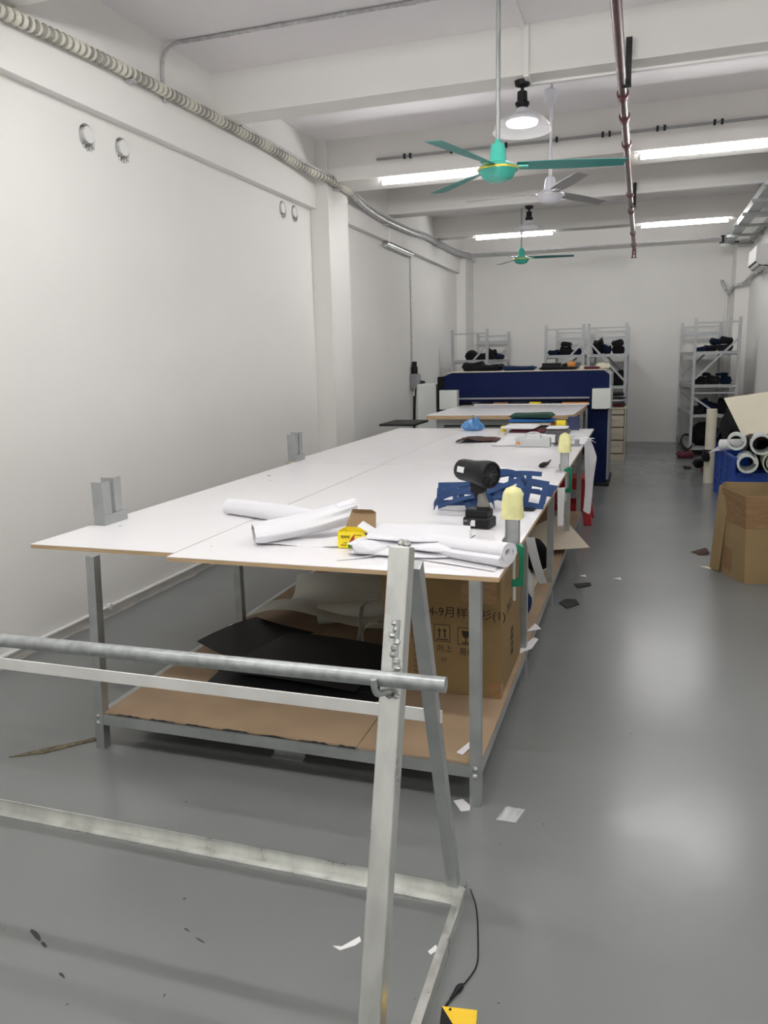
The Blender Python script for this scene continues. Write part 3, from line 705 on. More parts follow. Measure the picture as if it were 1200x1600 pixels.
for k in range(6):
    a = k * 1.05; c = Vector((-1.160, 3.055, TZ + .100)); s_ = Vector((.26, -.46, 0)).normalized()
    o = c + s_ * math.cos(a) * .030 + Vector((0, 0, math.sin(a) * .032))
    mb.tube(smooth_path([o - Vector((.05, .03, .012)), o, o + Vector((.020, .012, .006))], 3), .014, 8, radii=[.020, .020, .019, .017, .015, .013, .008][:7])
obj('gathered_end', mb, M_cloth, t, smooth=True)
mb = MB().grid(lambda u, v: (-1.50 + .46 * u + .03 * v, 2.80 + .02 * u + .10 * v, TZ + .004 + .05 * (u ** 2) * v + .004 * math.sin(9 * u)), 16, 6, .003)
obj('loose_tail', mb, M_cloth2, t, smooth=True)

# yellow carton, open top
t = thing('yellow_carton', 'open yellow printed carton with brown inside on the near table end', 'carton', (-1.10, 2.95, TZ))
Mx = Matrix.Translation((-1.130, 2.815, TZ)) @ Matrix.Rotation(R_(-1), 4, 'Z') @ Matrix.Scale(.69, 4)
W_, D_, H_ = .19, .13, .098
b = MB().box(0, W_, 0, .002, 0, H_, Mx).box(0, .002, .002, D_, 0, H_, Mx).box(W_ - .002, W_, .002, D_, 0, H_, Mx).box(.002, W_ - .002, D_ - .002, D_, 0, H_, Mx).box(.002, W_ - .002, .002, D_ - .002, 0, .002, Mx)
obj('box_body', b, M_yellow, t)
b = MB().add([(0.0, D_, H_), (W_, D_, H_), (W_ - .015, D_ + .05, H_ + .085), (.02, D_ + .05, H_ + .085), (0.0, D_ + .002, H_), (W_, D_ + .002, H_), (W_ - .015, D_ + .053, H_ + .085), (.02, D_ + .053, H_ + .085)], [(0, 1, 2, 3), (7, 6, 5, 4), (0, 4, 5, 1), (1, 5, 6, 2), (2, 6, 7, 3), (3, 7, 4, 0)], Mx)
lid = obj('lid_flap', b, M_cardin, t)
obj('lid_lip', MB().add([(.02, D_ + .05, H_ + .085), (W_ - .015, D_ + .05, H_ + .085), (W_ - .03, D_ + .02, H_ + .105), (.04, D_ + .02, H_ + .105)], [(0, 1, 2, 3)], Mx), M_cardin, lid)
obj('side_flap', MB().add([(W_, .01, H_), (W_, D_ - .01, H_), (W_ - .07, D_ - .02, H_ + .045), (W_ - .075, .02, H_ + .03)], [(0, 1, 2, 3)], Mx), M_cloth2, t)
fy = -.0012
def face(poly, y=fy):
    n = len(poly); return MB().add([(p[0], y, p[1]) for p in poly] + [(p[0], 0, p[1]) for p in poly], [tuple(range(n)), tuple(range(2 * n - 1, n - 1, -1))] + [(i, (i + 1) % n, n + (i + 1) % n, n + i) for i in range(n)], Mx)
obj('red_flash', face([(.068, .026), (.075, .045), (.09, .07), (.112, .091), (.104, .07), (.094, .045), (.088, .02)]), M_cred, t)
obj('blue_flash', face([(.083, .004), (.088, .025), (.096, .05), (.105, .072), (.102, .045), (.10, .02), (.099, .004)]), M_cblue, t)
obj('green_flash', face([(.062, .004), (.067, .025), (.083, .018), (.082, .004)]), M_cgrn, t)
obj('blue_corner', face([(W_ - .03, H_ - .002), (W_ - .005, H_ - .002), (W_ - .005, H_ - .018), (W_ - .012, H_ - .016)]), M_cblue, t)
MT = Mx @ Matrix.Translation((0, -.0010, 0)) @ Matrix.Rotation(R_(90), 4, 'X')
def txt(body, x, z, size, m, par, name='printed_text'):
    return obj(name, text_mb(body, size, MT @ Matrix.Translation((x, z, 0))), m, par)
txt('香柳粉', .020, .060, .019, M_ink, t)
txt('TM', .071, .073, .006, M_ink, t)
txt('木 食', .034, .028, .010, M_ink, t); txt('配 套 品', .020, .014, .009, M_ink, t)
txt('GREEN SERIES', .111, .079, .0062, M_ink, t); txt('GINGER', .111, .052, .012, M_ink, t)

# stack of folded white cloth
t = thing('cloth_stack', 'pile of folded white fabric in the middle of the near table end', 'cloth', (-.83, 3.05, TZ))
def fold_layer(cx, cy, wx, wy, z0, th, rz, seed):
    rnd = random.Random(seed); mb = MB(); nu, nv = 28, 16
    ph = [rnd.uniform(0, 6) for _ in range(6)]
    cs, sn = math.cos(rz), math.sin(rz)
    def fn(u, v):
        a = 2 * math.pi * v; e = 2.6
        sq = lambda c: math.copysign(abs(c) ** (2 / e), c)
        # closed pillow cross-section swept along the width, pinched ends
        s = u * 2 - 1; end = (1 - abs(s) ** 8) ** .5 if abs(s) < 1 else 0
        y = sq(math.cos(a)) * wy / 2 * (.90 + .10 * end) + .012 * math.sin(3 * u * 2 + ph[0])
        z = sq(math.sin(a)) * th / 2 * max(end, .08)
        x = s * wx / 2 + .012 * math.sin(2 * y / wy + ph[1])
        top = max(0, math.sin(a))
        z += top * (.006 * math.sin(9 * u + ph[2]) + .005 * math.sin(6 * y / wy + 5 * u + ph[3]))
        return (cx + x * cs - y * sn, cy + x * sn + y * cs, z0 + th / 2 + z)
    mb.grid(fn, nu, 36); return mb
obj('cloth_layer', fold_layer(-.84, 2.865, .42, .33, TZ + .001, .022, R_(4), 1), M_cloth, t, smooth=True)
obj('cloth_layer', fold_layer(-.83, 2.875, .43, .30, TZ + .022, .028, R_(-3), 2), M_cloth, t, smooth=True)
obj('cloth_layer', fold_layer(-.81, 2.89, .40, .28, TZ + .049, .024, R_(7), 3), M_cloth, t, smooth=True)
obj('draped_corner', fold_layer(-.965, 2.76, .12, .14, TZ + .006, .045, R_(-32), 4), M_cloth, t, smooth=True)
tag(obj('paper_strip', MB().grid(lambda u, v: (-1.06 + .16 * u, 2.62 + .10 * u + .018 * v, TZ + .001 + .012 * u * u), 8, 2, .001), M_cloth2), 'thin white paper strip poking from beneath the cloth pile', 'paper')
tag(obj('paper_sheet', MB().grid(lambda u, v: (-.82 + .36 * u, 2.72 - .12 * u + .16 * v, TZ + .0015 + .002 * math.sin(3 * u)), 8, 4, .0012), M_cloth2), 'white sheet lying under the thick fabric roll', 'paper')

# cordless blower standing on its battery
bx, by = -.655, 3.32
t = thing('cordless_blower', 'black cordless blower standing upright on its battery on the table', 'blower', (bx, by, TZ), R_(0))
RZ = R_(-12)
def BM(x=0, y=0, z=0): return Matrix.Translation((bx, by, TZ)) @ Matrix.Rotation(RZ, 4, 'Z') @ Matrix.Translation((x, y, z))
bat = obj('battery', MB().box(-.063, .063, -.045, .045, 0, .048, BM()), M_black, t, bevel=.009)
obj('battery_top', MB().prism([(-.055, -.038), (.05, -.038), (.05, .038), (-.055, .038)], .045, .082, BM()), M_black, t, bevel=.007)
obj('battery_label', MB().box(-.057, -.002, -.0458, -.0445, .012, .038, BM()), M_darkgrey, bat)
obj('label_badge', MB().prism([(-.024, .010), (-.002, .010), (-.002, .037), (-.018, .037), (-.025, .024)], 0, .0008, BM() @ Matrix.Translation((0, -.0457, 0)) @ Matrix.Rotation(R_(90), 4, 'X')), M_cloth2, bat)
MBt = BM() @ Matrix.Translation((0, -.0458, 0)) @ Matrix.Rotation(R_(90), 4, 'X')
obj('label_text', text_mb('21V', .010, MBt @ Matrix.Translation((-.055, .0275, 0))), M_cloth2, bat)
gr = MB(); N = 10
v = []; f = []
for i in range(N + 1):
    q = i / N; z = .078 + q * .122; cx = -.012 - .018 * q + .004 * math.sin(q * 6); rx = .026 + .006 * math.cos(q * 6.3); ry = .021
    for k in range(16):
        a = 2 * math.pi * k / 16; v.append((cx + .030 + rx * math.cos(a), ry * math.sin(a), z))
for i in range(N):
    for k in range(16): f.append((i * 16 + k, i * 16 + (k + 1) % 16, (i + 1) * 16 + (k + 1) % 16, (i + 1) * 16 + k))
f += [tuple(range(15, -1, -1)), tuple(N * 16 + k for k in range(16))]
obj('grip', gr.add(v, f, BM()), M_grey, t, smooth=True)
obj('grip_collar', MB().tube([(.016, 0, .074), (.016, 0, .092)], .030, 16), M_black, t, smooth=True) if False else obj('grip_collar', MB().lathe([(0, .076), (.034, .076), (.030, .094), (0, .094)], (.018, 0, 0), 18, BM()), M_black, t, smooth=True)
obj('neck', MB().prism([(-.042, .196), (.034, .196), (.026, .155), (.004, .15), (-.012, .125), (-.026, .16)], -.024, .024, BM() @ Matrix.Rotation(R_(90), 4, 'X')), M_black, t, bevel=.006)
obj('trigger', MB().box(-.040, -.024, -.010, .010, .150, .182, BM()), M_black, t, bevel=.004)
# barrel: axis tilted, intake faces the camera's right
MA = BM(-.018, 0, .243) @ Matrix.Rotation(R_(-22), 4, 'Z') @ Matrix.Rotation(R_(3), 4, 'Y') @ Matrix.Rotation(R_(90), 4, 'Y')
br = obj('barrel', MB().lathe([(0, -.098), (.036, -.098), (.044, -.094), (.048, -.082), (.049, -.05), (.050, -.01), (.056, .03), (.060, .06), (.060, .088), (.057, .095), (.050, .096), (.049, .086), (0, .084)], (0, 0, 0), 36, MA), M_black, t, smooth=True)
gl = MB()
for r in (.042, .033, .024, .016):
    gl.lathe([(r, .0845), (r, .0905), (r - .0025, .0905), (r - .0025, .0845)], (0, 0, 0), 30, MA)
for k in range(8):
    gl.box(.004, .047, -.0015, .0015, .085, .0905, MA @ Matrix.Rotation(k * math.pi / 4, 4, 'Z'))
obj('intake_grille', gl.lathe([(0, .092), (.010, .091), (.011, .085), (0, .085)], (0, 0, 0), 16, MA), M_darkgrey, br, smooth=False)
def arc_label(r, a0, a1, z0, z1):
    mb = MB(); n = 6; v = []; f = []
    for i in range(n + 1):
        a = a0 + (a1 - a0) * i / n
        for z in (z0, z1): v.append((r * math.cos(a), r * math.sin(a), z))
    for i in range(n): f.append((2 * i, 2 * i + 1, 2 * i + 3, 2 * i + 2))
    return mb.add(v, f, MA)
obj('barrel_label', arc_label(.0497, R_(-116), R_(-86), -.068, -.026), M_cloth2, br)

# heap of blue die-cut strips
t0 = []
def strip_ring(label, c, rx, rz_, wid, tilt, rot, a0, a1, th=.004, flat=False):
    mb = MB(); N = 26; path = []
    for i in range(N + 1):
        a = a0 + (a1 - a0) * i / N
        path.append((rx * math.cos(a), rz_ * math.sin(a)))
    M = Matrix.Translation(c) @ Matrix.Rotation(rot, 4, 'Z') @ Matrix.Rotation(tilt, 4, 'X')
    mb.ribbon(path, th, 'y', wid, M)
    lo = min(p[2] for p in mb.v)
    if lo < TZ + .001: mb.v = [(p[0], p[1], max(p[2], TZ + .001 + .002 * (i % 2))) for i, p in enumerate(mb.v)]
    return tag(obj('blue_strip', mb, M_bluestrip, smooth=True), label, 'blue strip', 'heap of blue strips on the table')
def strip_ladder(label, c, L, wd, rail, rungs, rot, tilt=0.0, roll=0.0, th=.004, arch=0.0):
    """flat cut-out: two long rails joined by rungs, bent over an arch"""
    mb = MB(); N = 18
    def bend(x, y, z):
        q = x / L; return (x, y, z + arch * math.sin(math.pi * q))
    def slab(x0, x1, y0, y1, n):
        v = []; f = []
        for i in range(n + 1):
            x = x0 + (x1 - x0) * i / n
            for y, z in ((y0, 0), (y1, 0), (y1, th), (y0, th)): v.append(bend(x, y, z))
        for i in range(n):
            for k in range(4): f.append((i * 4 + k, i * 4 + (k + 1) % 4, (i + 1) * 4 + (k + 1) % 4, (i + 1) * 4 + k))
        f += [(3, 2, 1, 0), tuple(n * 4 + k for k in range(4))]
        M = Matrix.Translation(c) @ Matrix.Rotation(rot, 4, 'Z') @ Matrix.Rotation(tilt, 4, 'Y') @ Matrix.Rotation(roll, 4, 'X')
        mb.add(v, f, M)
    slab(0, L, 0, rail, N); slab(0, L, wd - rail, wd, N)
    for q in rungs: slab(q * L - rail / 2, q * L + rail / 2, rail, wd - rail, 3)
    mb.v = [(p[0], p[1], max(p[2], TZ + .001)) for p in mb.v]
    return tag(obj('blue_strip', mb, M_bluestrip, smooth=False), label, 'blue strip', 'heap of blue strips on the table')
strip_ladder('blue strip frame standing open at the left end of the heap', (-.955, 3.74, TZ + .006), .22, .125, .030, (.05, .55, .95), R_(3), R_(-2), R_(60))
strip_ring('long blue strip arching from left of the blower to its back', (-.79, 3.62, TZ + .012), .145, .125, .038, R_(42), R_(16), R_(2), R_(178))
strip_ladder('blue strip frame lying low behind the blower', (-.93, 3.66, TZ + .004), .36, .12, .026, (.25, .5, .75, .97), R_(12), R_(-5), R_(38), arch=.05)
strip_ring('big blue strip loop curving up to the top of the heap', (-.66, 3.88, TZ + .075), .135, .105, .044, R_(40), R_(20), R_(-16), R_(190))
strip_ring('blue strip curling inside the big loop', (-.67, 3.86, TZ + .04), .085, .07, .036, R_(46), R_(-16), R_(10), R_(200))
strip_ladder('blue strip frame sloping down in front of the loop', (-.775, 3.62, TZ + .006), .30, .085, .030, (.05, .95), R_(16), R_(-21), R_(34))
strip_ladder('tangled blue strip frame under the loop in mid heap', (-.76, 3.95, TZ + .01), .30, .14, .028, (.2, .5, .8), R_(-8), R_(-8), R_(44), arch=.03)
strip_ladder('upright blue strip frame leaning at right end of the heap', (-.535, 3.78, TZ + .008), .105, .150, .030, (.10, .88), R_(-4), R_(8), R_(64))
strip_ladder('blue strip frame lying flat behind the right end of the heap', (-.60, 3.93, TZ + .065), .20, .10, .036, (.1, .9), R_(-10), R_(7), R_(24))
tag(obj('black_offcut', MB().prism([(-.60, 3.70), (-.47, 3.72), (-.46, 3.78), (-.58, 3.78)], TZ + .001, TZ + .006), M_sheet), 'thin black offcut lying below the right blue strips', 'offcut')

# little black clip
mb = MB().tube(smooth_path([(-.628, 5.22, TZ + .012), (-.605, 5.24, TZ + .020), (-.580, 5.30, TZ + .024), (-.565, 5.36, TZ + .040)], 4), .012, 8, radii=[.004, .010, .014, .017, .018, .018, .016, .014, .012, .008, .006, .005, .003])
tag(obj('black_nozzle', mb, M_black, smooth=True), 'small black pointed nozzle alone on the white table near far clamp', 'nozzle')
# pencil marks / holes on the top are surface wear
wear = MB()
for x, y, r in ((-2.30, 3.0, .006), (-2.33, 4.62, .012), (-1.72, 4.55, .004), (-1.65, 2.72, .003), (-2.22, 4.42, .005)):
    wear.lathe([(0, .0006), (r, .0006), (r, .0002)], (x, y, TZ), 10)
o = obj('drill_mark', wear, M_darkgrey, bpy.data.objects['work_table'])

# ------------------------------------------------------------------ things on the far end of the table
t = thing('plastic_bag', 'crumpled blue plastic bag at the far end of the table', 'bag', (-1.64, 7.95, TZ))
mb = MB()
def bag(u, v):
    a = 2 * math.pi * u; q = v
    r = .125 * math.sin(min(1, q * 1.15 + .12) * math.pi) ** .6 * (1 - .45 * q) if q < .98 else .012
    r *= 1 + .16 * math.sin(5 * a + 6 * q) + .09 * math.sin(11 * a - 4 * q)
    z = .155 * q ** 1.05
    if q > .7: r *= 1 + .4 * math.sin(3 * a)
    return (-1.64 + r * math.cos(a), 7.95 + .8 * r * math.sin(a), TZ + .003 + z)
mb.grid(bag, 48, 20); obj('bag_body', mb, M_bag, t)
mb = MB().grid(lambda u, v: (-1.64 + .02 + .07 * u, 7.86 - .03 * v, TZ + .06 + .075 * v + .02 * math.sin(9 * u)), 10, 8, .002)
obj('bag_ear', mb, M_bag, t)
mb = MB()
pg = [(-1.53, 7.02), (-1.50, 6.78), (-1.36, 6.64), (-1.20, 6.98), (-1.32, 7.15)]
def brown(u, v):
    x = -1.53 + .33 * u; y = 6.72 + .38 * v + .16 * (u - .3) * (1 - v)
    z = TZ + .010 + .034 * (1 - abs(2 * u - .7)) * max(0, 1 - .5 * v) * (.75 + .25 * math.sin(9 * u + 3 * v)) + .010 * math.sin(7 * v + 5 * u) ** 2; z = max(z, TZ + .010)
    return (x, y, z)
mb.grid(brown, 26, 14, .008); tag(obj('brown_cloth', mb, M_brown, smooth=True), 'crumpled dark brown cloth lying alone on the far table', 'cloth')
mb = MB().grid(lambda u, v: (-1.16 + .58 * u - .05 * (1 - u) * v, 6.52 + 1.15 * v + .25 * u * (1 - v), TZ + .002 + .010 * math.sin(5 * v + 2 * u) ** 2 + .05 * max(0, v - .6) * (1 - u)), 14, 18, .002)
tag(obj('white_paper', mb, M_cloth2, smooth=True), 'big loose white paper sheet on the far table', 'paper')
t = thing('metal_case', 'slim silver metal case with a wire handle on the far table', 'case', (-.83, 6.48, TZ))
obj('case_body', MB().box(-.975, -.69, 6.47, 6.56, TZ + .001, TZ + .078), M_alu, t, bevel=.004)
obj('case_handle', MB().tube(smooth_path([(-.90, 6.515, TZ + .078), (-.885, 6.515, TZ + .108), (-.83, 6.515, TZ + .12), (-.78, 6.515, TZ + .108), (-.765, 6.515, TZ + .078)], 5), .005, 8), M_alu, t, smooth=True)
obj('case_sticker', MB().box(-.965, -.935, 6.4685, 6.4705, TZ + .02, TZ + .045), M_orange, t)
tag(obj('steel_ruler', MB().box(-1.18, -.99, 6.50, 6.53, TZ + .003, TZ + .006), M_alu), 'flat steel ruler left of the silver case', 'ruler')
t = thing('tape_cutter', 'grey tape dispenser behind the far clamp post', 'dispenser', (-.61, 6.58, TZ))
obj('roll', MB().tube([(-.66, 6.60, TZ + .05), (-.60, 6.60, TZ + .05)], .045, 18), M_greyfab, t, smooth=True)
obj('base', MB().box(-.67, -.46, 6.55, 6.65, TZ + .001, TZ + .012).box(-.50, -.47, 6.55, 6.65, TZ + .012, TZ + .05), M_lead, t)
# fabric stack in layers, each its own folded piece
def slabf(name, label, x0, x1, y0, y1, z0, z1, m, rz=0.0, cat='folded fabric', g='folded fabrics at far end of table', seed=0):
    mb = MB(); cx, cy = (x0 + x1) / 2, (y0 + y1) / 2; wx, wy, h = x1 - x0, y1 - y0, z1 - z0; rnd = random.Random(seed); ph = rnd.uniform(0, 6)
    nu, nv = 14, 20; cs, sn = math.cos(rz), math.sin(rz)
    def fn(u, v):
        a = 2 * math.pi * v; sq = lambda c: math.copysign(abs(c) ** .55, c)
        s = u * 2 - 1; e = (1 - abs(s) ** 10) ** .5 if abs(s) < 1 else 0
        y = sq(math.cos(a)) * wy / 2; z = sq(math.sin(a)) * h / 2 * max(e, .05)
        x = s * wx / 2 * (1 + .02 * math.sin(3 * a + ph))
        if math.sin(a) > 0: z *= 1 + .14 * math.sin(4 * u + ph)
        return (cx + x * cs - y * sn, cy + x * sn + y * cs, z0 + h / 2 + z)
    mb.grid(fn, nu, nv)
    return tag(obj(name, mb, m, smooth=True), label, cat, g)
z = TZ + .001
slabf('folded_fabric', 'folded maroon fabric at the bottom front of the far stack', -1.20, -.86, 7.50, 7.80, z, z + .05, M_maroon, .06, seed=1)
slabf('white_pad', 'white pad of paper on top of the maroon fabric', -1.26, -.93, 7.46, 7.80, z + .052, z + .085, M_cloth2, -.05, 'paper pad', seed=2)
slabf('folded_fabric', 'folded black fabric at the bottom of the tall far stack', -1.26, -.80, 7.88, 8.15, z, z + .06, M_darkgrey, 0, seed=3)
tag(obj('beige_board', MB().box(-1.25, -.84, 7.87, 8.14, z + .061, z + .083), M_beige), 'beige board inside the tall far fabric stack', 'board')
slabf('folded_fabric', 'folded bright blue fabric in the tall far stack', -1.27, -.80, 7.86, 8.15, z + .084, z + .122, M_bfab, .02, seed=4)
slabf('folded_fabric', 'folded dark green fabric on top of the tall far stack', -1.25, -.82, 7.87, 8.15, z + .122, z + .178, M_gfab, -.03, seed=5)
slabf('folded_fabric', 'folded charcoal fabric right of the maroon one', -.85, -.62, 7.46, 7.72, z, z + .055, M_greyfab, .04, seed=6)
slabf('white_pad', 'white pad resting on the charcoal fabric', -.84, -.64, 7.47, 7.72, z + .056, z + .074, M_cloth2, .02, 'paper pad', seed=7)
tag(obj('tape_roll', MB().tube([(-.79, 7.98, z + .052), (-.70, 7.98, z + .052)], .052, 20), M_yellow, smooth=True), 'yellow tape roll beside the navy box on the far table', 'tape roll')
tag(obj('tape_roll', MB().tube([(-.80, 8.12, z + .05), (-.83, 7.98, z + .05)], .045, 20), M_orange, smooth=True), 'orange tape roll left of the yellow roll', 'tape roll')
t = thing('navy_box', 'small navy box wrapped in clear film at far right table corner', 'box', (-.64, 8.05, z))
obj('box_body', MB().cbox((-.63, 8.06, z + .065), (.105, .10, .13), R_(8)), M_navy, t, bevel=.004)
obj('film_wrap', MB().cbox((-.63, 8.06, z + .066), (.108, .103, .134), R_(8)), mat('wrap_film', (.3, .32, .6), .15, alpha=.18), t)
tag(obj('thread_cone', MB().lathe([(0, 0), (.028, 0), (.022, .03), (.03, .045), (.015, .06), (0, .062)], (-1.30, 7.82, z), 14), M_yellow, smooth=True), 'small yellow knob left of the fabric stack', 'knob')
for i, (x, y, r, L, lab) in enumerate(((-.53, 6.95, .2, .24, 'white paper strip near far right edge of table, front one'), (-.50, 7.12, .45, .26, 'white paper strip near far right edge of table, rear one'))):
    M = Matrix.Translation((x, y, TZ + .002 + .003 * i)) @ Matrix.Rotation(r, 4, 'Z')
    tag(obj('paper_strip', MB().box(-L / 2, L / 2, -.03, .03, 0, .002, M), M_cloth2), lab, 'paper')
tag(obj('paper_strip', MB().add([(-.47, 7.32, TZ + .002), (-.47, 7.42, TZ + .002), (-.36, 7.16, TZ - .035), (-.47, 7.32, TZ + .004), (-.47, 7.42, TZ + .004), (-.36, 7.16, TZ - .033)], [(0, 1, 2), (5, 4, 3), (0, 3, 4, 1), (1, 4, 5, 2), (2, 5, 3, 0)]), M_cloth2), 'pointed white strip sticking out over the far right edge', 'paper')

# cloth hanging over the right edge and strips stuck below the edge
def hang(u, v):
    s = v
    y = 6.98 + (u - .5) * (.62 - .20 * s) - .05 * s
    x = -.428 + .085 * u * min(1, 3 * s) * (1 - .35 * s) + .016 * math.sin(9 * u + 3 * s) * s
    z = TZ + .004 - .54 * s - .10 * s * (1 - abs(u - .45) * 2)
    if s < .04: x = -.50 + .07 * s / .04; z = TZ + .004
    return (x, y, z)
tag(obj('hanging_cloth', MB().grid(hang, 22, 26, .002), M_cloth, smooth=True), 'long white cloth hanging from the far right table edge', 'cloth')
tag(obj('paper_strip', MB().grid(lambda u, v: (-.431 + .036 * u + .012 * v, 3.15 + .02 * u + .40 * v - .1 * v * (1 - v), TZ - .002 - .31 * v), 3, 12, .001), M_cloth2, smooth=True), 'white strip hanging below right table edge beside the near leg', 'paper')
tag(obj('paper_strip', MB().grid(lambda u, v: (-.431 + (.042 - .012 * v) * u, 4.46 + .02 * u + .06 * v, TZ - .004 - .235 * v), 3, 8, .001), M_cloth2), 'white strip hanging below right table edge by the far clamp', 'paper')

# ------------------------------------------------------------------ under the table
SZ = .1665
t = thing('shipping_carton', 'big taped brown carton with handling symbols under the table', 'carton', (-.77, 3.45, SZ))
X0, X1, Y0, Y1, H1 = -1.045, -.520, 3.10, 3.66, .64
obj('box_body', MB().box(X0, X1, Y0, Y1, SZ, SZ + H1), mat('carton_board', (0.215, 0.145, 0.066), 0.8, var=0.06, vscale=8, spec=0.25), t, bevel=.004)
obj('tape_band', MB().box(X0 - .001, X1 + .001, Y0 - .001, Y1 + .001, SZ + .52, SZ + H1 + .001), M_tape, t)
obj('tape_patch', MB().box(X1 - .055, X1 + .0012, Y0 - .0012, Y0 + .05, SZ + .0, SZ + .07), M_tape, t)
obj('tape_patch', MB().box(X1 - .17, X1 - .02, Y0 - .0013, Y0, SZ + .42, SZ + .53), M_tape, t)
MF = Matrix.Translation((0, Y0 - .0006, 0)) @ Matrix.Rotation(R_(90), 4, 'X')
def ctext(b, x, z, s): return obj('printed_text', text_mb(b, s, MF @ Matrix.Translation((x, z, 0))), M_ink, t)
ctext('4-9月样品衫(1)', -.835, .520, .052)
ctext('防潮', -.905, .365, .036); ctext('向上', -.802, .360, .036); ctext('易碎', -.702, .352, .036)
ctext('C/NO:', -.905, .325, .020); ctext('OF', -.782, .314, .020); ctext('QTY:', -.905, .300, .020); ctext('G.W:', -.905, .275, .020); ctext('N.W:', -.905, .250, .020); ctext('MEAS:         CM', -.905, .215, .020)
def outline(x, z, w, h, th=.003):
    return MB().box(x, x + w, Y0 - .0010, Y0, z, z + th).box(x, x + w, Y0 - .0010, Y0, z + h - th, z + h).box(x, x + th, Y0 - .0010, Y0, z + th, z + h - th).box(x + w - th, x + w, Y0 - .0010, Y0, z + th, z + h - th)
sy = outline(-.812, .402, .072, .078)
for dx in (.024, .048):
    sy.box(-.812 + dx - .003, -.812 + dx + .003, Y0 - .001, Y0, .420, .452)
    sy.add([(-.812 + dx - .009, Y0 - .001, .450), (-.812 + dx + .009, Y0 - .001, .450), (-.812 + dx, Y0 - .001, .466)], [(0, 1, 2)])
sy.box(-.802, -.750, Y0 - .001, Y0, .410, .415)
obj('this_way_up_symbol', sy, M_ink, t)
sy = outline(-.708, .396, .072, .078)
sy.add([(-.690, Y0 - .001, .460), (-.654, Y0 - .001, .460), (-.658, Y0 - .001, .436), (-.669, Y0 - .001, .427), (-.675, Y0 - .001, .427), (-.686, Y0 - .001, .436)], [(0, 1, 2, 3, 4, 5)])
sy.box(-.674, -.670, Y0 - .001, Y0, .408, .428).box(-.688, -.656, Y0 - .001, Y0, .403, .408)
obj('fragile_symbol', sy, M_ink, t)
obj('keep_dry_symbol', outline(-.912, .408, .072, .078), M_ink, t)
MS = Matrix.Translation((X1 + .0006, 0, 0)) @ Matrix.Rotation(R_(90), 4, 'Z') @ Matrix.Rotation(R_(90), 4, 'X')
for b, y, z_, s in (('2017.', 3.24, .50, .06), ('品名:', 3.36, .37, .03), ('数量:', 3.36, .335, .03), ('毛重:', 3.36, .30, .03), ('净重:', 3.36, .265, .03)):
    obj('printed_text', text_mb(b, s, MS @ Matrix.Translation((y, z_, 0))), M_ink, t)

def flat(name, label, poly, z, m, cat, th=.002, group=None):
    return tag(obj(name, MB().prism(poly, z, z + th), m), label, cat, group)
def sheet(name, label, cor, z, m, cat, lift, th=.002, group=None):
    a, b, c, d = [Vector((p[0], p[1], 0)) for p in cor]
    mb = MB().grid(lambda u, v: tuple((a.lerp(b, u)).lerp(d.lerp(c, u), v) + Vector((0, 0, z + lift(u, v)))), 16, 12, th)
    return tag(obj(name, mb, m, smooth=True), label, cat, group)
G = 'black sheets on the lower shelf'
sheet('black_sheet', 'lowest black sheet nearest the shelf front edge', [(-1.84, 2.84), (-1.05, 2.86), (-.98, 3.05), (-1.86, 3.15)], SZ + .003, M_sheet, 'black sheet', lambda u, v: .01 * v, group=G)
sheet('black_sheet', 'torn black sheet curling up at left of the lower shelf', [(-2.10, 3.26), (-1.72, 3.10), (-1.60, 3.60), (-1.98, 3.68)], SZ + .020, M_sheet, 'black sheet', lambda u, v: .010 + .028 * (1 - u) ** 2 + .012 * math.sin(3 * v), group=G)
sheet('black_sheet', 'large black sheet on top in the middle of the lower shelf', [(-1.82, 2.98), (-1.12, 2.92), (-1.08, 3.42), (-1.70, 3.50)], SZ + .030, M_sheet, 'black sheet', lambda u, v: .012 + .016 * v + .010 * math.sin(3 * u), group=G)
flat('black_offcut', 'black offcut on the shelf beside the carton', [(-1.16, 3.0), (-1.06, 2.98), (-1.06, 3.4), (-1.14, 3.4)], SZ + .004, M_sheet, 'offcut', .01)
# frosted film heap
def film(u, v):
    x = -2.06 + 1.0 * u + .08 * math.sin(4 * v); y = 3.62 + .95 * v - .10 * math.sin(3.0 * u) + .12 * (1 - u) * (1 - v)
    z = SZ + .035 + .12 * (u ** .7) * (1 - .3 * v) + .035 * math.sin(6 * u + 2 * v) * (1 - v) + .20 * v * u + .03 * math.sin(9 * v + 4 * u)
    if v < .12: z -= (.12 - v) * .5 * (z - SZ - .02) / .06 * .1
    return (x, y, max(z, SZ + .01))
tag(obj('plastic_film', MB().grid(film, 34, 26, .002), M_film, smooth=True), 'heap of crumpled frosted plastic film under the table', 'plastic film')
mb = MB(); n = 22; path = []
for i in range(n + 1):
    a = math.pi * (1.25 * i / n - .15); path.append((.075 * math.cos(a) + .02, .075 * math.sin(a)))
mb.ribbon(path, .002, 'y', .05, Matrix.Translation((-1.22, 3.46, SZ + .085)) @ Matrix.Rotation(R_(12), 4, 'Z'))
path = [(-.02, -.06), (-.01, -.02), (.0, .03), (.0, .09), (.01, .14), (.05, .18), (.12, .20)]
mb.ribbon(path, .002, 'y', .04, Matrix.Translation((-1.29, 3.45, SZ + .10)) @ Matrix.Rotation(R_(-14), 4, 'Z'))
tag(obj('film_strip', mb, M_film, smooth=True), 'curled strip of frosted film in front of the film heap', 'film strip')
tag(obj('frosted_roll', MB().tube(smooth_path([(-1.62, 3.72, SZ + .09), (-1.30, 3.80, SZ + .12), (-1.08, 3.92, SZ + .13)], 5), .055, 16), M_film, smooth=True), 'rolled frosted film lying across the film heap', 'film roll')
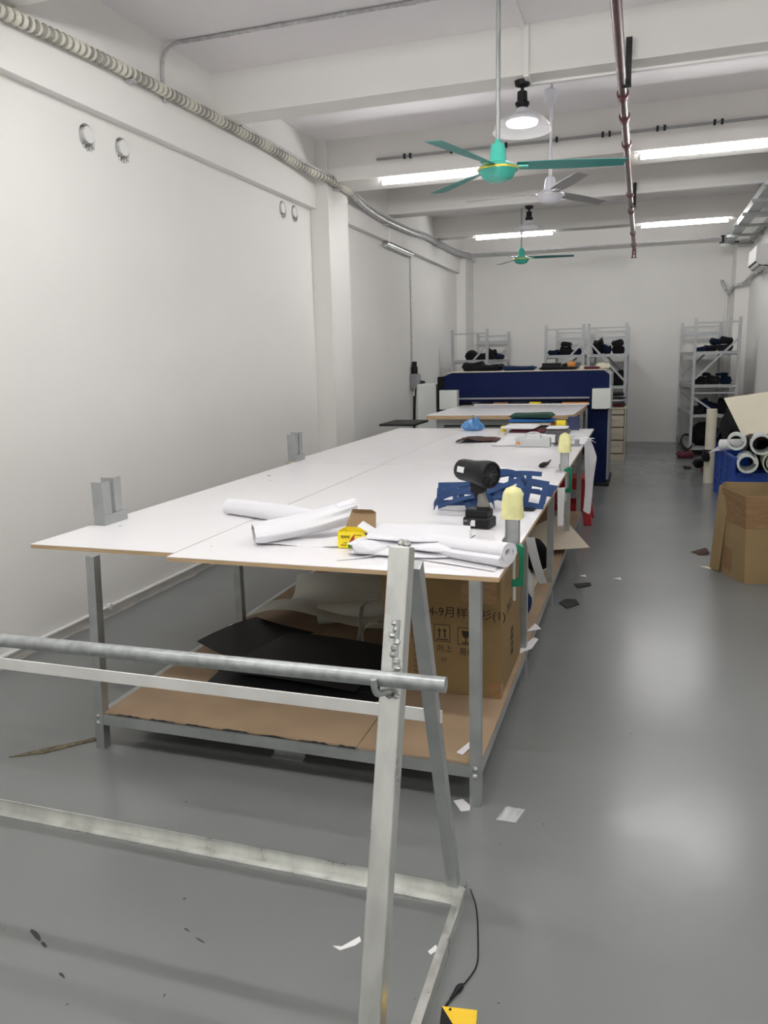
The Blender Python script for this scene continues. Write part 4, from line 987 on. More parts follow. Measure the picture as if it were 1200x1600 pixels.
sheet('paper_offcut', 'white paper offcut on the shelf beside the front right leg', [(-.60, 2.60), (-.555, 2.70), (-.535, 2.69), (-.575, 2.585)], SZ + .001, M_cloth2, 'paper', lambda u, v: .012 * u, .001)
flat('paper_scrap', 'white paper scrap on the floor at the front right leg', [(-.60, 2.545), (-.56, 2.485), (-.53, 2.50), (-.535, 2.53), (-.57, 2.565)], .001, M_cloth2, 'paper')
sheet('brown_sheet', 'beige card sheet jutting out from the lower shelf to the aisle', [(-.95, 5.95), (-.60, 5.60), (-.315, 5.75), (-.62, 6.75)], SZ + .03, M_beige, 'card sheet', lambda u, v: .02 + .04 * (1 - u) * v, .003)
sheet('brown_sheet', 'beige card sheet lying far back on the lower shelf', [(-1.3, 4.5), (-.60, 4.6), (-.56, 5.35), (-1.3, 5.4)], SZ + .002, M_beige, 'card sheet', lambda u, v: .01 * u, .003)
slabf('black_bundle', 'round black bundle on the lower shelf between table legs', -.80, -.58, 5.05, 5.40, SZ + .02, SZ + .21, M_blackr, .3, 'bundle', None, 8)
t = thing('navy_bag', 'navy cloth bundle wrapped in clear film on shelf behind carton', 'bag', (-.62, 4.05, SZ))
mb = MB()
def nb(u, v):
    a = 2 * math.pi * u; q = v; r = math.sin(math.pi * (q * .95 + .04)) ** .5 * (1 + .10 * math.sin(5 * a + 3 * q))
    return (-.64 + .115 * r * math.cos(a), 4.05 + .20 * r * math.sin(a), SZ + .002 + .29 * q)
mb.grid(nb, 30, 14); obj('cloth', mb, M_navy, t, smooth=True)
mb = MB().grid(lambda u, v: (-.64 + .125 * (1 + .10 * math.sin(7 * 2 * math.pi * u)) * math.sin(math.pi * (v * .9 + .06)) ** .4 * math.cos(2 * math.pi * u), 4.05 + .215 * (1 + .08 * math.sin(9 * 2 * math.pi * u)) * math.sin(math.pi * (v * .9 + .06)) ** .4 * math.sin(2 * math.pi * u), SZ + .002 + .37 * v), 36, 12)
obj('film', mb, M_clear, t, smooth=True)
flat('paper_scrap', 'white curved scrap poking over the right shelf rail', [(-.53, 3.62), (-.47, 3.72), (-.455, 3.86), (-.48, 3.88), (-.52, 3.74)], SZ + .002, M_cloth2, 'paper')
flat('paper_scrap', 'small white triangle scrap on right shelf rail behind the leg', [(-.53, 3.96), (-.46, 4.02), (-.50, 4.10)], SZ + .002, M_cloth2, 'paper')
tag(obj('steel_offcut', MB().box(-1.40, -1.26, 2.66, 2.69, .0, .004).box(-1.40, -1.26, 2.69, 2.694, .0, .030), M_galv), 'short steel angle offcut on the floor below the front shelf edge', 'offcut')

# red plastic stool at the far end
t = thing('plastic_stool', 'red plastic stool standing behind the farthest table leg', 'stool', (-.62, 7.72, 0))
sx, sy_ = -.625, 7.73
obj('seat', MB().box(sx - .16, sx + .16, sy_ - .16, sy_ + .16, .42, .45), M_stool, t, bevel=.012)
obj('apron', MB().box(sx - .155, sx + .155, sy_ - .157, sy_ - .152, .34, .42).box(sx - .155, sx + .155, sy_ + .152, sy_ + .157, .34, .42).box(sx - .157, sx - .152, sy_ - .152, sy_ + .152, .34, .42).box(sx + .152, sx + .157, sy_ - .152, sy_ + .152, .34, .42), M_stool, t)
for dx in (-1, 1):
    for dy in (-1, 1):
        obj('leg', MB().bar((sx + dx * .19, sy_ + dy * .19, 0), (sx + dx * .135, sy_ + dy * .135, .42), .075, .04, (0, 1, 0)), M_stool, t, bevel=.006)
obj('brace', MB().box(sx - .165, sx + .165, sy_ - .175, sy_ - .16, .13, .20).box(sx - .165, sx + .165, sy_ + .16, sy_ + .175, .13, .20), M_stool, t)

# ------------------------------------------------------------------ press machine
t = thing('cutting_press', 'large blue hydraulic cutting press at the end of the table', 'press machine', (-1.4, 10.4, 0))
prof = [(-2.46, 1.08), (-2.46, 1.385), (-2.36, 1.425), (-.43, 1.425), (-.368, 1.375), (-.368, 1.08)]
mb = MB(); n = len(prof)
mb.add([(p[0], 10.10, p[1]) for p in prof] + [(p[0], 10.86, p[1]) for p in prof], [tuple(range(n)), tuple(range(2 * n - 1, n - 1, -1))] + [(i, (i + 1) % n, n + (i + 1) % n, n + i) for i in range(n)])
obj('beam_head', mb, M_blue, t)
obj('edge_trim', MB().box(-.368, -.345, 10.095, 10.86, 1.08, 1.37).bar((-.357, 10.478, 1.37), (-.425, 10.478, 1.425), .765, .014, (1, 0, 1)), M_lead, t)
obj('lower_lip', MB().box(-2.40, -.60, 10.085, 10.10, 1.08, 1.10), M_lead, t)
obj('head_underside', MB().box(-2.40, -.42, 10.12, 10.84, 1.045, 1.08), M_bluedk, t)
obj('top_cover', MB().box(-2.42, -.42, 10.09, 10.88, 1.425, 1.436), M_beige, t)
obj('column', MB().box(-.62, -.375, 10.10, 10.86, .03, 1.08), M_blue, t)
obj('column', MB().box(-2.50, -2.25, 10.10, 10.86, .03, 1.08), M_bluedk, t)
obj('column_foot', MB().box(-.50, -.375, 10.06, 10.10, .03, .27), M_blue, t)
obj('column_edge', MB().box(-.375, -.352, 10.10, 10.84, .06, 1.08), M_lead, t)
obj('side_guard', MB().box(-2.56, -2.46, 10.12, 10.80, .06, 1.375), M_blackr, t)
obj('base_plate', MB().box(-.60, -.335, 9.93, 10.95, 0, .03).box(-2.53, -2.2, 9.93, 10.95, 0, .03), M_black, t)
for x0, x1, z0, z1 in ((-2.50, -2.265, .955, 1.205), (-.565, -.345, .955, 1.205)):
    cb = obj('control_box', MB().box(x0, x1, 9.97, 10.10, z0, z1), M_offw, t, bevel=.004)
    if x0 > -1:
        obj('hinge', MB().box(x0 + .01, x0 + .025, 9.962, 9.97, z0 - .005, z0 + .01).box(x1 - .03, x1 - .015, 9.962, 9.97, z0 - .005, z0 + .01), M_black, cb)
        obj('box_side_trim', MB().box(x1, x1 + .02, 9.99, 10.10, z0, z1 + .03), M_lead, cb)
bd = obj('bed_board', MB().box(-2.24, -.75, 8.33, 10.3, .955, .996), M_ply, t)
obj('board_face', MB().box(-2.24, -.75, 8.33, 10.3, .996, 1.0), M_board, bd)
# chamfered right-hand corner of the board
obj('board_corner', MB().prism([(-.75, 8.33), (-.66, 8.48), (-.62, 10.3), (-.75, 10.3)], .955, .996), M_ply, t)
obj('corner_face', MB().prism([(-.75, 8.33), (-.66, 8.48), (-.62, 10.3), (-.75, 10.3)], .996, 1.0), M_board, t)
obj('bed_rail', MB().box(-2.13, -.70, 8.50, 8.56, .88, .945), M_rack, t)
obj('bed_rail', MB().box(-2.17, -.70, 8.62, 8.68, .80, .855), M_rack, t)
obj('bed_leg', MB().box(-2.17, -2.09, 8.52, 8.60, 0, .95), M_rack, t)
obj('bed_leg', MB().box(-.76, -.70, 8.70, 8.76, 0, .95), M_rack, t)
obj('bed_body', MB().box(-2.10, -.72, 8.75, 10.1, .45, .93), M_black, t)
tag(obj('cutting_pad', MB().box(-2.05, -.60, 10.02, 10.70, 1.005, 1.02), M_board), 'white cutting pad inside the jaws of the blue press', 'cutting pad')
tag(obj('orange_board', MB().box(-.93, -.60, 10.05, 10.25, 1.021, 1.034), M_orange), 'orange board edge inside the press at right', 'board')
tag(obj('wooden_stick', MB().box(-1.80, -1.62, 10.05, 10.12, 1.021, 1.036), M_woodstick), 'short brown stick lying inside the press at left', 'stick')
tag(obj('yellow_ruler', MB().box(-1.34, -1.20, 10.05, 10.12, 1.021, 1.04), M_yellow), 'yellow folding ruler lying inside the press', 'ruler')
tag(obj('white_cabinet', MB().box(-2.86, -2.60, 10.20, 10.75, 0, 1.28), M_offw, bevel=.005), 'tall off-white steel cabinet left of the blue press', 'cabinet')
tag(obj('black_bar', MB().bar((-2.96, 10.30, .01), (-2.93, 10.30, 1.12), .03, .03), M_black), 'black upright bar left of the off-white cabinet', 'bar')
tag(obj('floor_board', MB().box(-2.88, -2.46, 8.60, 9.25, .855, .88), M_dark), 'dark board end sticking out left behind the table', 'board')
# things lying on top of the press
PZ = 1.437
G = 'clutter on top of the press'
def bundle(name, label, c, d, rz, m, cat, g=None, seed=0, strap=True):
    rnd = random.Random(seed); mb = MB(); nu, nv = 10, 16; ph = [rnd.uniform(0, 6) for _ in range(4)]
    cs, sn = math.cos(rz), math.sin(rz)
    def fn(u, v):
        a = 2 * math.pi * v; sq = lambda q: math.copysign(abs(q) ** .32, q); s = u * 2 - 1
        e = (1 - abs(s) ** 12) ** .5 if abs(s) < 1 else 0
        y = sq(math.cos(a)) * d[1] / 2; z = sq(math.sin(a)) * d[2] / 2 * max(.05, e); x = s * d[0] / 2
        if math.sin(a) > 0.2: z += d[2] * (.12 * math.sin(5 * u + ph[0]) + .10 * math.sin(3 * y / d[1] * 3 + ph[1]))
        return (c[0] + x * cs - y * sn, c[1] + x * sn + y * cs, c[2] + d[2] / 2 + z)
    mb.grid(fn, nu, nv)
    return tag(obj(name, mb, m, smooth=True), label, cat, g)
bundle('black_bundle', 'dark grey bundle at the left end of the press top', (-2.16, 10.55, PZ), (.30, .25, .12), .1, mat('charcoal_black', (.012, .012, .014), .8, var=.3, vscale=14, spec=.15), 'bundle', None, 11)
bundle('black_bundle', 'flat black bundle second from left on the press top', (-1.90, 10.45, PZ), (.30, .30, .08), -.1, M_blackr, 'bundle', None, 12)
bundle('navy_bundle', 'navy cloth lying along the middle of the press top', (-1.52, 10.40, PZ), (.44, .30, .055), .05, M_navy, 'bundle', None, 13)
tag(obj('black_box', MB().box(-1.235, -.985, 10.35, 10.60, PZ, PZ + .045).box(-1.225, -.995, 10.36, 10.59, PZ + .045, PZ + .085), M_black, bevel=.004), 'black box on top of the blue press', 'box')
bundle('black_bundle', 'long flat black bundle in front of the orange tool', (-1.00, 10.25, PZ), (.50, .14, .035), 0, M_blackr, 'bundle', None, 14)
t = thing('orange_tool', 'small orange and black tool on top of the press', 'tool', (-.88, 10.45, PZ))
obj('head', MB().tube([(-.90, 10.45, PZ + .06), (-.82, 10.43, PZ + .065)], .035, 12), M_orange, t, smooth=True)
obj('handle', MB().tube([(-.97, 10.47, PZ + .045), (-.90, 10.45, PZ + .06)], .028, 10), M_black, t, smooth=True)
tag(obj('tape_roll', MB().tube([(-.70, 10.30, PZ), (-.70, 10.30, PZ + .045)], .05, 20), M_cream, smooth=True), 'cream tape roll lying on top of the press', 'tape roll')
bundle('cream_cloth', 'cream cloth bunched at the right end of the press top', (-.47, 10.35, PZ), (.17, .20, .07), .2, M_cream, 'cloth', None, 15)
bundle('black_glove', 'dark striped cloth beside the cream one on the press top', (-.60, 10.30, PZ), (.20, .18, .035), .15, M_maroon, 'cloth', None, 16)

# drawer cabinet and its stack of papers
t = thing('drawer_cabinet', 'beige wooden four-drawer cabinet right of the blue press', 'cabinet', (-.42, 12.7, 0))
obj('carcass', MB().box(-.64, -.20, 12.47, 12.90, 0, .79), M_beige, t)
obj('top_panel', MB().box(-.66, -.185, 12.44, 12.92, .79, .815), M_beige, t)
obj('drawer_gap_shade', MB().box(-.632, -.218, 12.464, 12.4705, .10, .788), M_dark, t)  # dark sheet standing in for shade in the gaps between drawers
for k, (z0, z1) in enumerate(((.115, .305), (.322, .505), (.522, .695), (.712, .782))):
    d = obj('drawer', MB().box(-.625, -.225, 12.45, 12.47, z0, z1), M_beige, t, bevel=.003)
    if k < 3: obj('drawer_handle', MB().tube(smooth_path([(-.40, 12.45, z1 - .06), (-.39, 12.425, z1 - .065), (-.33, 12.425, z1 - .065), (-.32, 12.45, z1 - .06)], 3), .006, 8), M_alu, d, smooth=True)
zz = .816
for i, (h, m, lab, cat) in enumerate(((.05, M_maroon, 'folded maroon cloth on the drawer cabinet', 'folded fabric'), (.03, M_greyfab, 'grey folded cloth over the maroon one on drawer cabinet', 'folded fabric'), (.04, M_cloth2, 'thick white paper stack on the drawer cabinet', 'paper stack'), (.03, M_dark, 'black folder over the white papers on drawer cabinet', 'folder'), (.018, M_rack, 'grey board near the top of the drawer cabinet pile', 'board'), (.045, M_blackr, 'topmost black bundle on the drawer cabinet pile', 'bundle'))):
    slabf('stacked_' + cat.split()[-1], lab, -.60 + .01 * i, -.21 - .012 * (i % 3), 12.5, 12.86, zz, zz + h, m, .03 * ((i % 3) - 1), cat, 'pile on the drawer cabinet', 20 + i)
    zz += h + .001

# ------------------------------------------------------------------ shelving racks at the back
def rack(name, label, x0, x1, y0, y1, h, skew, levels, diag=1):
    t = thing(name, label, 'storage rack', ((x0 + x1) / 2, (y0 + y1) / 2, 0), group='grey metal storage racks')
    def X(x, y): return x + skew * (y - y0) / (y1 - y0)
    P = .022
    for x in (x0, x1):
        for y in (y0, y1):
            xx = X(x, y); obj('upright', MB().box(xx - P, xx + P, y - P * .8, y + P * .8, 0, h), M_rack, t)
    for z in levels:
        f = MB()
        for x in (x0, x1): f.bar((X(x, y0), y0 + .02, z - .03), (X(x, y1), y1 - .02, z - .03), .03, .06)
        obj('shelf_rail', f, M_rack, t)
        s = MB(); a, b, c, d = X(x0, y0), X(x1, y0), X(x1, y1), X(x0, y1)
        s.prism([(a + .02, y0 + .02), (b - .02, y0 + .02), (c - .02, y1 - .02), (d + .02, y1 - .02)], z - .008, z)
        obj('shelf_deck', s, M_rack, t)
    for y in (y0, y1):
        for za, zb in [(h - .085, h - .06), (.98, 1.005)] + [(z - .045, z - .012) for z in levels]:
            obj('end_rung', MB().box(X(x0, y) + P, X(x1, y) - P, y - .012, y + .012, za, zb), M_rack, t)
    for y in (y0, y1):
        dd = MB(); a, b = X(x0, y) + P, X(x1, y) - P
        if diag < 0: a, b = b, a
        dd.bar((a, y - .016, 1.21), (b, y - .016, 1.80), .006, .03, (0, 0, 1))
        dd.bar((a, y - .016, .92), (b, y - .016, .50), .006, .03, (0, 0, 1))
        obj('diagonal_brace', dd, M_rack, t)
    br = MB().bar((X(x0, y1), y1 - .02, h - .19), (X(x1, y1), y1 - .02, h - .19), .03, .06)
    obj('top_beam', br, M_rack, t)
    return t
LV = (.15, .66, 1.12, 1.625)
rack('storage_rack', 'grey metal storage rack right, standing clear by the right wall', .775, 1.40, 13.12, 15.1, 2.13, -.105, LV, 1)
rack('storage_rack', 'grey metal storage rack middle, just behind the press centre', -1.495, -.90, 13.12, 15.1, 2.105, -.02, LV, 1)
rack('storage_rack', 'grey metal storage rack behind the drawer cabinet', -.815, -.24, 13.12, 15.1, 2.105, .0, LV, -1)
rack('storage_rack', 'grey metal storage rack in the far left corner', -3.05, -2.46, 13.12, 15.0, 2.085, .06, (.15, .66, 1.12, 1.58), 1)

M_dnavy = mat('dark_navy', (.004, .010, .028), .8, var=.3, vscale=14, spec=.15)
M_char = mat('charcoal_black', (.012, .012, .014), .8, var=.3, vscale=14, spec=.15)
mats3 = (M_blackr, M_dnavy, M_blackr, M_char, M_dnavy)
ORD = ('first', 'second', 'third', 'fourth', 'fifth', 'sixth', 'seventh', 'eighth')
def fill(where, items, z, y0, seed):
    for i, (x, w, h, dz, d, dy) in enumerate(items):
        m = mats3[(i + seed) % 5]; nmn = 'navy' if m is M_dnavy else ('charcoal' if m is M_char else 'black')
        bundle('fabric_bundle', '%s fabric bundle, %s from left on %s' % (nmn, ORD[i], where), (x, y0 + dy, z + dz), (w, d, h), random.uniform(-.12, .12), m, 'bundle', 'bundles on the ' + where.split(' of ')[0] + ' of ' + where.split(' of ')[1], seed * 10 + i)
Z3 = 1.626
fill('top shelf of the right rack', ((.87, .16, .07, 0, .3, .22), (1.02, .2, .10, 0, .3, .28), (1.22, .24, .10, 0, .3, .24), (1.10, .18, .09, .10, .25, .30), (1.24, .20, .10, .105, .22, .25)), Z3, 13.12, 1)
fill('second shelf of the right rack', ((.90, .20, .10, 0, .35, .25), (1.08, .22, .12, 0, .35, .3), (1.26, .18, .11, 0, .35, .25), (.98, .13, .05, .12, .2, .28), (1.2, .2, .04, .125, .2, .26)), 1.121, 13.12, 2)
fill('third shelf of the right rack', ((.88, .20, .12, 0, .4, .25), (1.07, .22, .16, 0, .4, .3), (1.26, .20, .20, 0, .4, .3), (.95, .16, .10, .12, .2, .25)), .661, 13.12, 3)
fill('top shelf of the middle rack', ((-1.37, .18, .08, 0, .3, .25), (-1.20, .2, .13, 0, .3, .3), (-1.02, .16, .09, 0, .3, .25), (-1.19, .16, .07, .135, .2, .28)), Z3, 13.12, 4)
fill('top shelf of the rack by drawer cabinet', ((-.68, .16, .22, 0, .3, .25), (-.54, .12, .14, 0, .3, .3), (-.36, .20, .12, 0, .3, .25), (-.38, .17, .09, .12, .25, .3)), Z3, 13.12, 5)
fill('second shelf of the rack by drawer cabinet', ((-.65, .2, .16, 0, .3, .25), (-.38, .25, .22, 0, .3, .26)), 1.121, 13.12, 6)
fill('top shelf of the far left rack', ((-2.78, .18, .14, 0, .3, .30), (-2.60, .16, .11, 0, .3, .25), (-2.42, .14, .09, 0, .3, .9), (-2.50, .16, .18, 0, .2, .6)), 1.581, 13.12, 7)
bundle('dark_bundle', 'dark bundle low on the second shelf of the middle rack', (-1.2, 13.45, 1.121), (.4, .4, .2), 0, M_blackr, 'bundle', None, 60)

# clutter on the floor at the right rack
t = thing('black_bag', 'black bag with looped handle on the floor inside the right rack', 'bag', (.98, 13.4, 0))
mb = MB().grid(lambda u, v: (1.0 + .22 * (math.sin(math.pi * (v * .86 + .10)) ** .45) * math.cos(2 * math.pi * u) * (1 + .06 * math.sin(10 * math.pi * u)), 13.42 + .2 * (math.sin(math.pi * (v * .86 + .10)) ** .45) * math.sin(2 * math.pi * u), .155 + .36 * v), 26, 12)
obj('bag_body', mb, M_blackr, t, smooth=True)
obj('bag_handle', MB().tube(smooth_path([(.82, 13.3, .30), (.70, 13.2, .34), (.64, 13.1, .28), (.66, 13.05, .18), (.74, 13.05, .12), (.80, 13.1, .17)], 5), .014, 8), M_black, t, smooth=True)
bundle('maroon_shoe', 'dark maroon bundle on the floor left of the right rack', (.70, 12.95, .001), (.24, .25, .09), .1, M_maroon, 'bundle', None, 61)
bundle('black_bundle', 'black tangle on the floor before the vertical cream roll', (.86, 11.9, .001), (.20, .22, .10), .1, M_blackr, 'bundle', None, 62)
bundle('red_bundle', 'small red cloth on the floor behind the vertical cream roll', (.90, 11.2, .001), (.16, .18, .09), .1, M_redcoup, 'bundle', None, 63)
bundle('black_offcut', 'small black offcut alone on floor before the right rack', (.67, 11.7, .001), (.09, .12, .03), .1, M_black, 'offcut', None, 64)
bundle('black_mass', 'big heap of black cloth between the right rack and blue crate', (1.32, 11.3, .001), (.55, 1.2, .80), .0, M_blackr, 'cloth heap', None, 65)
tag(obj('blue_tote', MB().box(1.0, 1.08, 11.9, 12.4, 0, .42), M_crate), 'dark blue tote edge behind the vertical cream roll', 'tote')

# vertical cream roll
t = thing('cream_roll', 'tall cream felt roll standing upright on the floor at right', 'felt roll', (.845, 10.42, 0))
path = []
for i in range(46):
    a = i / 45 * 2 * math.pi * 2.2; r = .030 + .034 * i / 45; path.append((r * math.cos(a), r * math.sin(a)))
obj('felt', MB().ribbon(path, .010, 'z', .92, Matrix.Translation((.845, 10.42, 0))), M_cream, t, smooth=True)
tape_ = MB().lathe([(.0705, .0), (.0725, .0), (.0725, .02), (.0705, .02)], (.845, 10.42, .40), 24)
obj('tape_band', tape_, M_black, t)
bundle('black_strap', 'black strap tangle hung against the cream roll', (.80, 10.33, .28), (.09, .06, .12), .2, M_black, 'strap', None, 66)

# blue crate with cut-out front
t = thing('stacking_crate', 'blue plastic stacking crate full of foam rolls at right', 'crate', (1.25, 9.2, 0))
CM = Matrix.Translation((.955, 8.72, 0)) @ Matrix.Rotation(R_(5), 4, 'Z')
CW, CD, CH = .60, 1.02, .53
c = MB().box(0, .012, 0, CD, 0, CH, CM).box(CW - .012, CW, 0, CD, 0, CH, CM).box(.012, CW - .012, CD - .012, CD, 0, CH, CM).box(.012, CW - .012, .0, .012, 0, .36, CM).box(.012, CW - .012, .012, CD - .012, 0, .012, CM)
obj('crate_body', c, M_crate, t)
rb = MB()
for z in (.17, .34): rb.box(-.012, 0, .02, CD - .02, z, z + .012, CM)
for y in (0, .34, .68, CD - .02): rb.box(-.012, 0, y, y + .02, 0, CH - .02, CM)
for x in (0.0, .2, .4, CW - .02): rb.box(x, x + .02, -.012, 0, 0, .34, CM)
rb.box(0, CW, -.012, 0, .17, .182, CM)
obj('ribs', rb, M_crate, t)
obj('rim', MB().box(-.02, .02, -.01, CD + .01, CH - .02, CH + .004, CM).box(CW - .02, CW + .02, -.01, CD + .01, CH - .02, CH + .004, CM).box(.02, CW - .02, -.03, .015, .345, .372, CM).box(.02, CW - .02, CD - .02, CD + .01, CH - .02, CH + .004, CM), M_crate, t)
def spiral_roll(label, a, b, r, turns, th, m, cat='foam roll', r0=.35):
    a = Vector(a); b = Vector(b); d = b - a; L = d.length; d.normalize(); side = d.cross(Vector((0, 0, 1))).normalized(); up = side.cross(d)
    path = []; N = int(turns * 28)
    for i in range(N + 1):
        q = i / N; ang = 2 * math.pi * turns * q; rr = r * (r0 + (1 - r0) * q); path.append((rr * math.cos(ang), rr * math.sin(ang)))
    M = Matrix((side, d, up)).transposed().to_4x4(); M.translation = a
    return tag(obj('foam_roll', MB().ribbon(path, th, 'y', L, M), m, smooth=True), label, cat, 'foam rolls in and on the blue crate')
spiral_roll('upper white foam roll at left of the crate', (.965, 8.78, .690), (.99, 9.02, .688), .088, 1.1, .022, M_foamw, r0=.75)
spiral_roll('white foam roll with wide open end above the crate front', (1.185, 8.62, .680), (1.21, 8.93, .68), .106, 1.12, .020, M_foamw, r0=.80)
spiral_roll('white foam roll lying lowest at left inside the crate', (1.06, 8.60, .484), (1.09, 8.98, .484), .096, 1.1, .022, M_foamw, r0=.78)
spiral_roll('khaki coiled foam roll at right inside the crate', (1.315, 8.53, .508), (1.345, 8.95, .508), .125, 2.8, .013, M_foamk, r0=.28)
t = thing('paper_roll', 'white paper roll pointing left off the top of the crate', 'paper roll', (.98, 9.2, .6))
obj('roll', MB().tube([(.86, 9.27, .60), (1.10, 9.16, .62)], .062, 20), M_cloth2, t, smooth=True)
obj('loose_tip', MB().add([(.86, 9.25, .60), (.86, 9.27, .545), (.73, 9.15, .53), (.86, 9.23, .545)], [(0, 1, 2), (0, 2, 3), (1, 3, 2), (0, 3, 1)]), M_cloth2, t)
bundle('black_bag', 'black cloth bag piled behind the foam rolls', (1.34, 9.28, .36), (.34, .52, .34), .05, M_blackr, 'bag', None, 67)
bundle('black_bag', 'black cloth bag at far right above the khaki foam roll', (1.44, 8.62, .64), (.26, .4, .16), .05, M_blackr, 'bag', None, 68)
# bent cream sheet
cor = [Vector((.885, 9.45, 1.10)), Vector((1.62, 9.25, 1.22)), Vector((1.62, 8.9, .86)), Vector((1.06, 9.0, .70))]
def bent(u, v):
    p = (cor[0].lerp(cor[1], u)).lerp(cor[3].lerp(cor[2], u), v)
    p.y -= .10 * math.sin(math.pi * u) * v; p.z += -.05 * math.sin(math.pi * u) * v * v
    return p
t = thing('cream_sheet', 'large bent cream foam sheet leaning at the right wall', 'foam sheet', (1.3, 9.2, .70))
obj('sheet', MB().grid(bent, 20, 14, .006), M_cream, t, smooth=True)
bundle('brown_bag', 'brown dark cloth tucked below the cream foam sheet', (1.30, 8.95, .70), (.45, .3, .06), .1, M_brown, 'cloth', None, 69)
tag(obj('red_tin', MB().tube([(1.25, 8.2, .36), (1.25, 8.2, .46)], .05, 16).box(1.23, 1.27, 8.18, 8.22, 0, .36), M_stool), 'red tin post right of the khaki foam roll', 'tin')

# open carton at the right
t = thing('open_carton', 'open brown carton wrapped in packing tape on floor at right', 'carton', (.95, 6.0, 0))
lo = [(.565, 6.18), (.743, 5.765), (.905, 5.815), (1.22, 5.91), (1.16, 6.36), (.62, 6.24)]
hi = [(.59, 6.20), (.716, 5.735), (.87, 5.765), (1.19, 5.84), (1.16, 6.42), (.64, 6.38)]
HZ = .63; n = 6
def cpt(i, z, off=0.0, inner=False):
    q = z / HZ; c = Vector((.9, 6.05)); p = Vector(lo[i]).lerp(Vector(hi[i]), q); d = (p - c).normalized()
    p = p + d * (off - (.006 if inner else 0)); return (p.x, p.y, z)
ZS = [0, .1, .2, .3, .40, .48, .56, HZ]
def skin(zs, off, ids, inner=False):
    mb = MB()
    for i in ids:
        k = (i + 1) % n
        for z0, z1 in zip(zs[:-1], zs[1:]):
            for q in range(4):
                def L(z, t): a = Vector(cpt(i, z, off, inner)); b = Vector(cpt(k, z, off, inner)); return a.lerp(b, t)
                mb.add([L(z0, q / 4), L(z0, (q + 1) / 4), L(z1, (q + 1) / 4), L(z1, q / 4)], [(0, 1, 2, 3)])
    return mb
sh = skin(ZS, 0, range(n)); inn = skin(ZS, 0, range(n), True); sh.add(inn.v, [f[::-1] for f in inn.f])
for i in range(n):
    k = (i + 1) % n; sh.add([cpt(i, HZ), cpt(k, HZ), cpt(k, HZ, 0, True), cpt(i, HZ, 0, True)], [(0, 1, 2, 3)])
sh.prism([(p[0] * .98 + .018, p[1] * .98 + .12) for p in lo], .001, .01)
obj('box_body', sh, M_card, t)
tb = skin([.40, .48, .56, HZ - .004], .0025, (0, 1, 2))
obj('tape_band', tb, M_tape, t)
cr = MB()
def on01(q, z, off=.004):
    k = z / HZ; c = Vector((.9, 6.05)); a = Vector(lo[0]).lerp(Vector(hi[0]), k); b = Vector(lo[1]).lerp(Vector(hi[1]), k); p = a.lerp(b, q); p += (p - c).normalized() * off; return (p.x, p.y, z)
for a, b in (((.15, .60), (.98, .575)), ((.12, .565), (.95, .50)), ((.10, .50), (.98, .47)), ((.10, .42), (.35, .42))):
    cr.tube([on01(a[0] + (b[0] - a[0]) * s / 6, a[1] + (b[1] - a[1]) * s / 6 + .006 * math.sin(s * 2.0)) for s in range(7)], .0022, 5)
obj('tape_crease', cr, M_tape, t, smooth=True)
tp = MB().add([on01(.36, .05, .002), on01(.60, .035, .002), on01(.60, .20, .002), on01(.36, .215, .002)], [(0, 1, 2, 3)])
obj('tape_patch', tp, M_tape, t)
fl = MB().add([(.545, 6.17, .0), (.600, 6.045, .01), (.640, 6.035, .615), (.585, 6.20, .63), (.550, 6.185, 0), (.604, 6.055, .01), (.644, 6.045, .615), (.590, 6.21, .63)], [(0, 1, 2, 3), (7, 6, 5, 4), (0, 4, 5, 1), (1, 5, 6, 2), (2, 6, 7, 3), (3, 7, 4, 0)])
obj('corner_flap', fl, M_beige if False else M_card, t)
bundle('black_cloth', 'black cloth standing inside the open taped carton', (1.04, 6.15, .02), (.22, .30, .66), .1, M_blackr, 'cloth', None, 70)

# ------------------------------------------------------------------ odds and ends on the floor
flat('black_offcut', 'larger black offcut on the aisle floor, nearer the camera', [(-.46, 5.02), (-.40, 4.92), (-.33, 5.02), (-.36, 5.12), (-.43, 5.11)], .001, M_sheet, 'offcut', .006)
flat('black_offcut', 'smaller black offcut on the aisle floor, farther along', [(-.40, 5.49), (-.37, 5.40), (-.28, 5.48), (-.29, 5.55)], .001, M_sheet, 'offcut', .006)
sheet('brown_offcut', 'dark brown leather offcut on floor left of the open carton', [(.44, 6.66), (.50, 6.54), (.58, 6.60), (.56, 6.78)], .001, M_brown, 'offcut', lambda u, v: .03 * u * (1 - u) + .012 * v, .004)
flat('brown_offcut', 'small pale cardboard scrap at the foot of the open carton', [(.47, 6.20), (.55, 6.13), (.57, 6.18)], .001, M_beige, 'scrap', .003)
flat('paper_scrap', 'tiny white scrap in the middle of the aisle floor', [(-.14, 5.70), (-.08, 5.68), (-.09, 5.74)], .001, M_cloth2, 'paper', .002)
flat('paper_scrap', 'tiny white scrap on the aisle floor near the table leg', [(-.38, 5.72), (-.33, 5.70), (-.34, 5.76)], .001, M_cloth2, 'paper', .002)
mb = MB().grid(lambda u, v: (-.43 + .07 * u + .02 * v, 2.47 + .09 * v, .002 + .025 * math.sin(math.pi * u) * math.sin(math.pi * v) * (1 + .4 * math.sin(9 * u))), 12, 10, .001)
tag(obj('clear_wrapper', mb, M_clear), 'crumpled clear plastic wrapper on floor right of the front leg', 'wrapper')
flat('paint_chip', 'pale paint chip on the floor inside the rack base', [(-.76, 1.745), (-.735, 1.75), (-.70, 1.80), (-.69, 1.785), (-.70, 1.765), (-.735, 1.735)], .0005, M_pvc, 'chip', .0015)
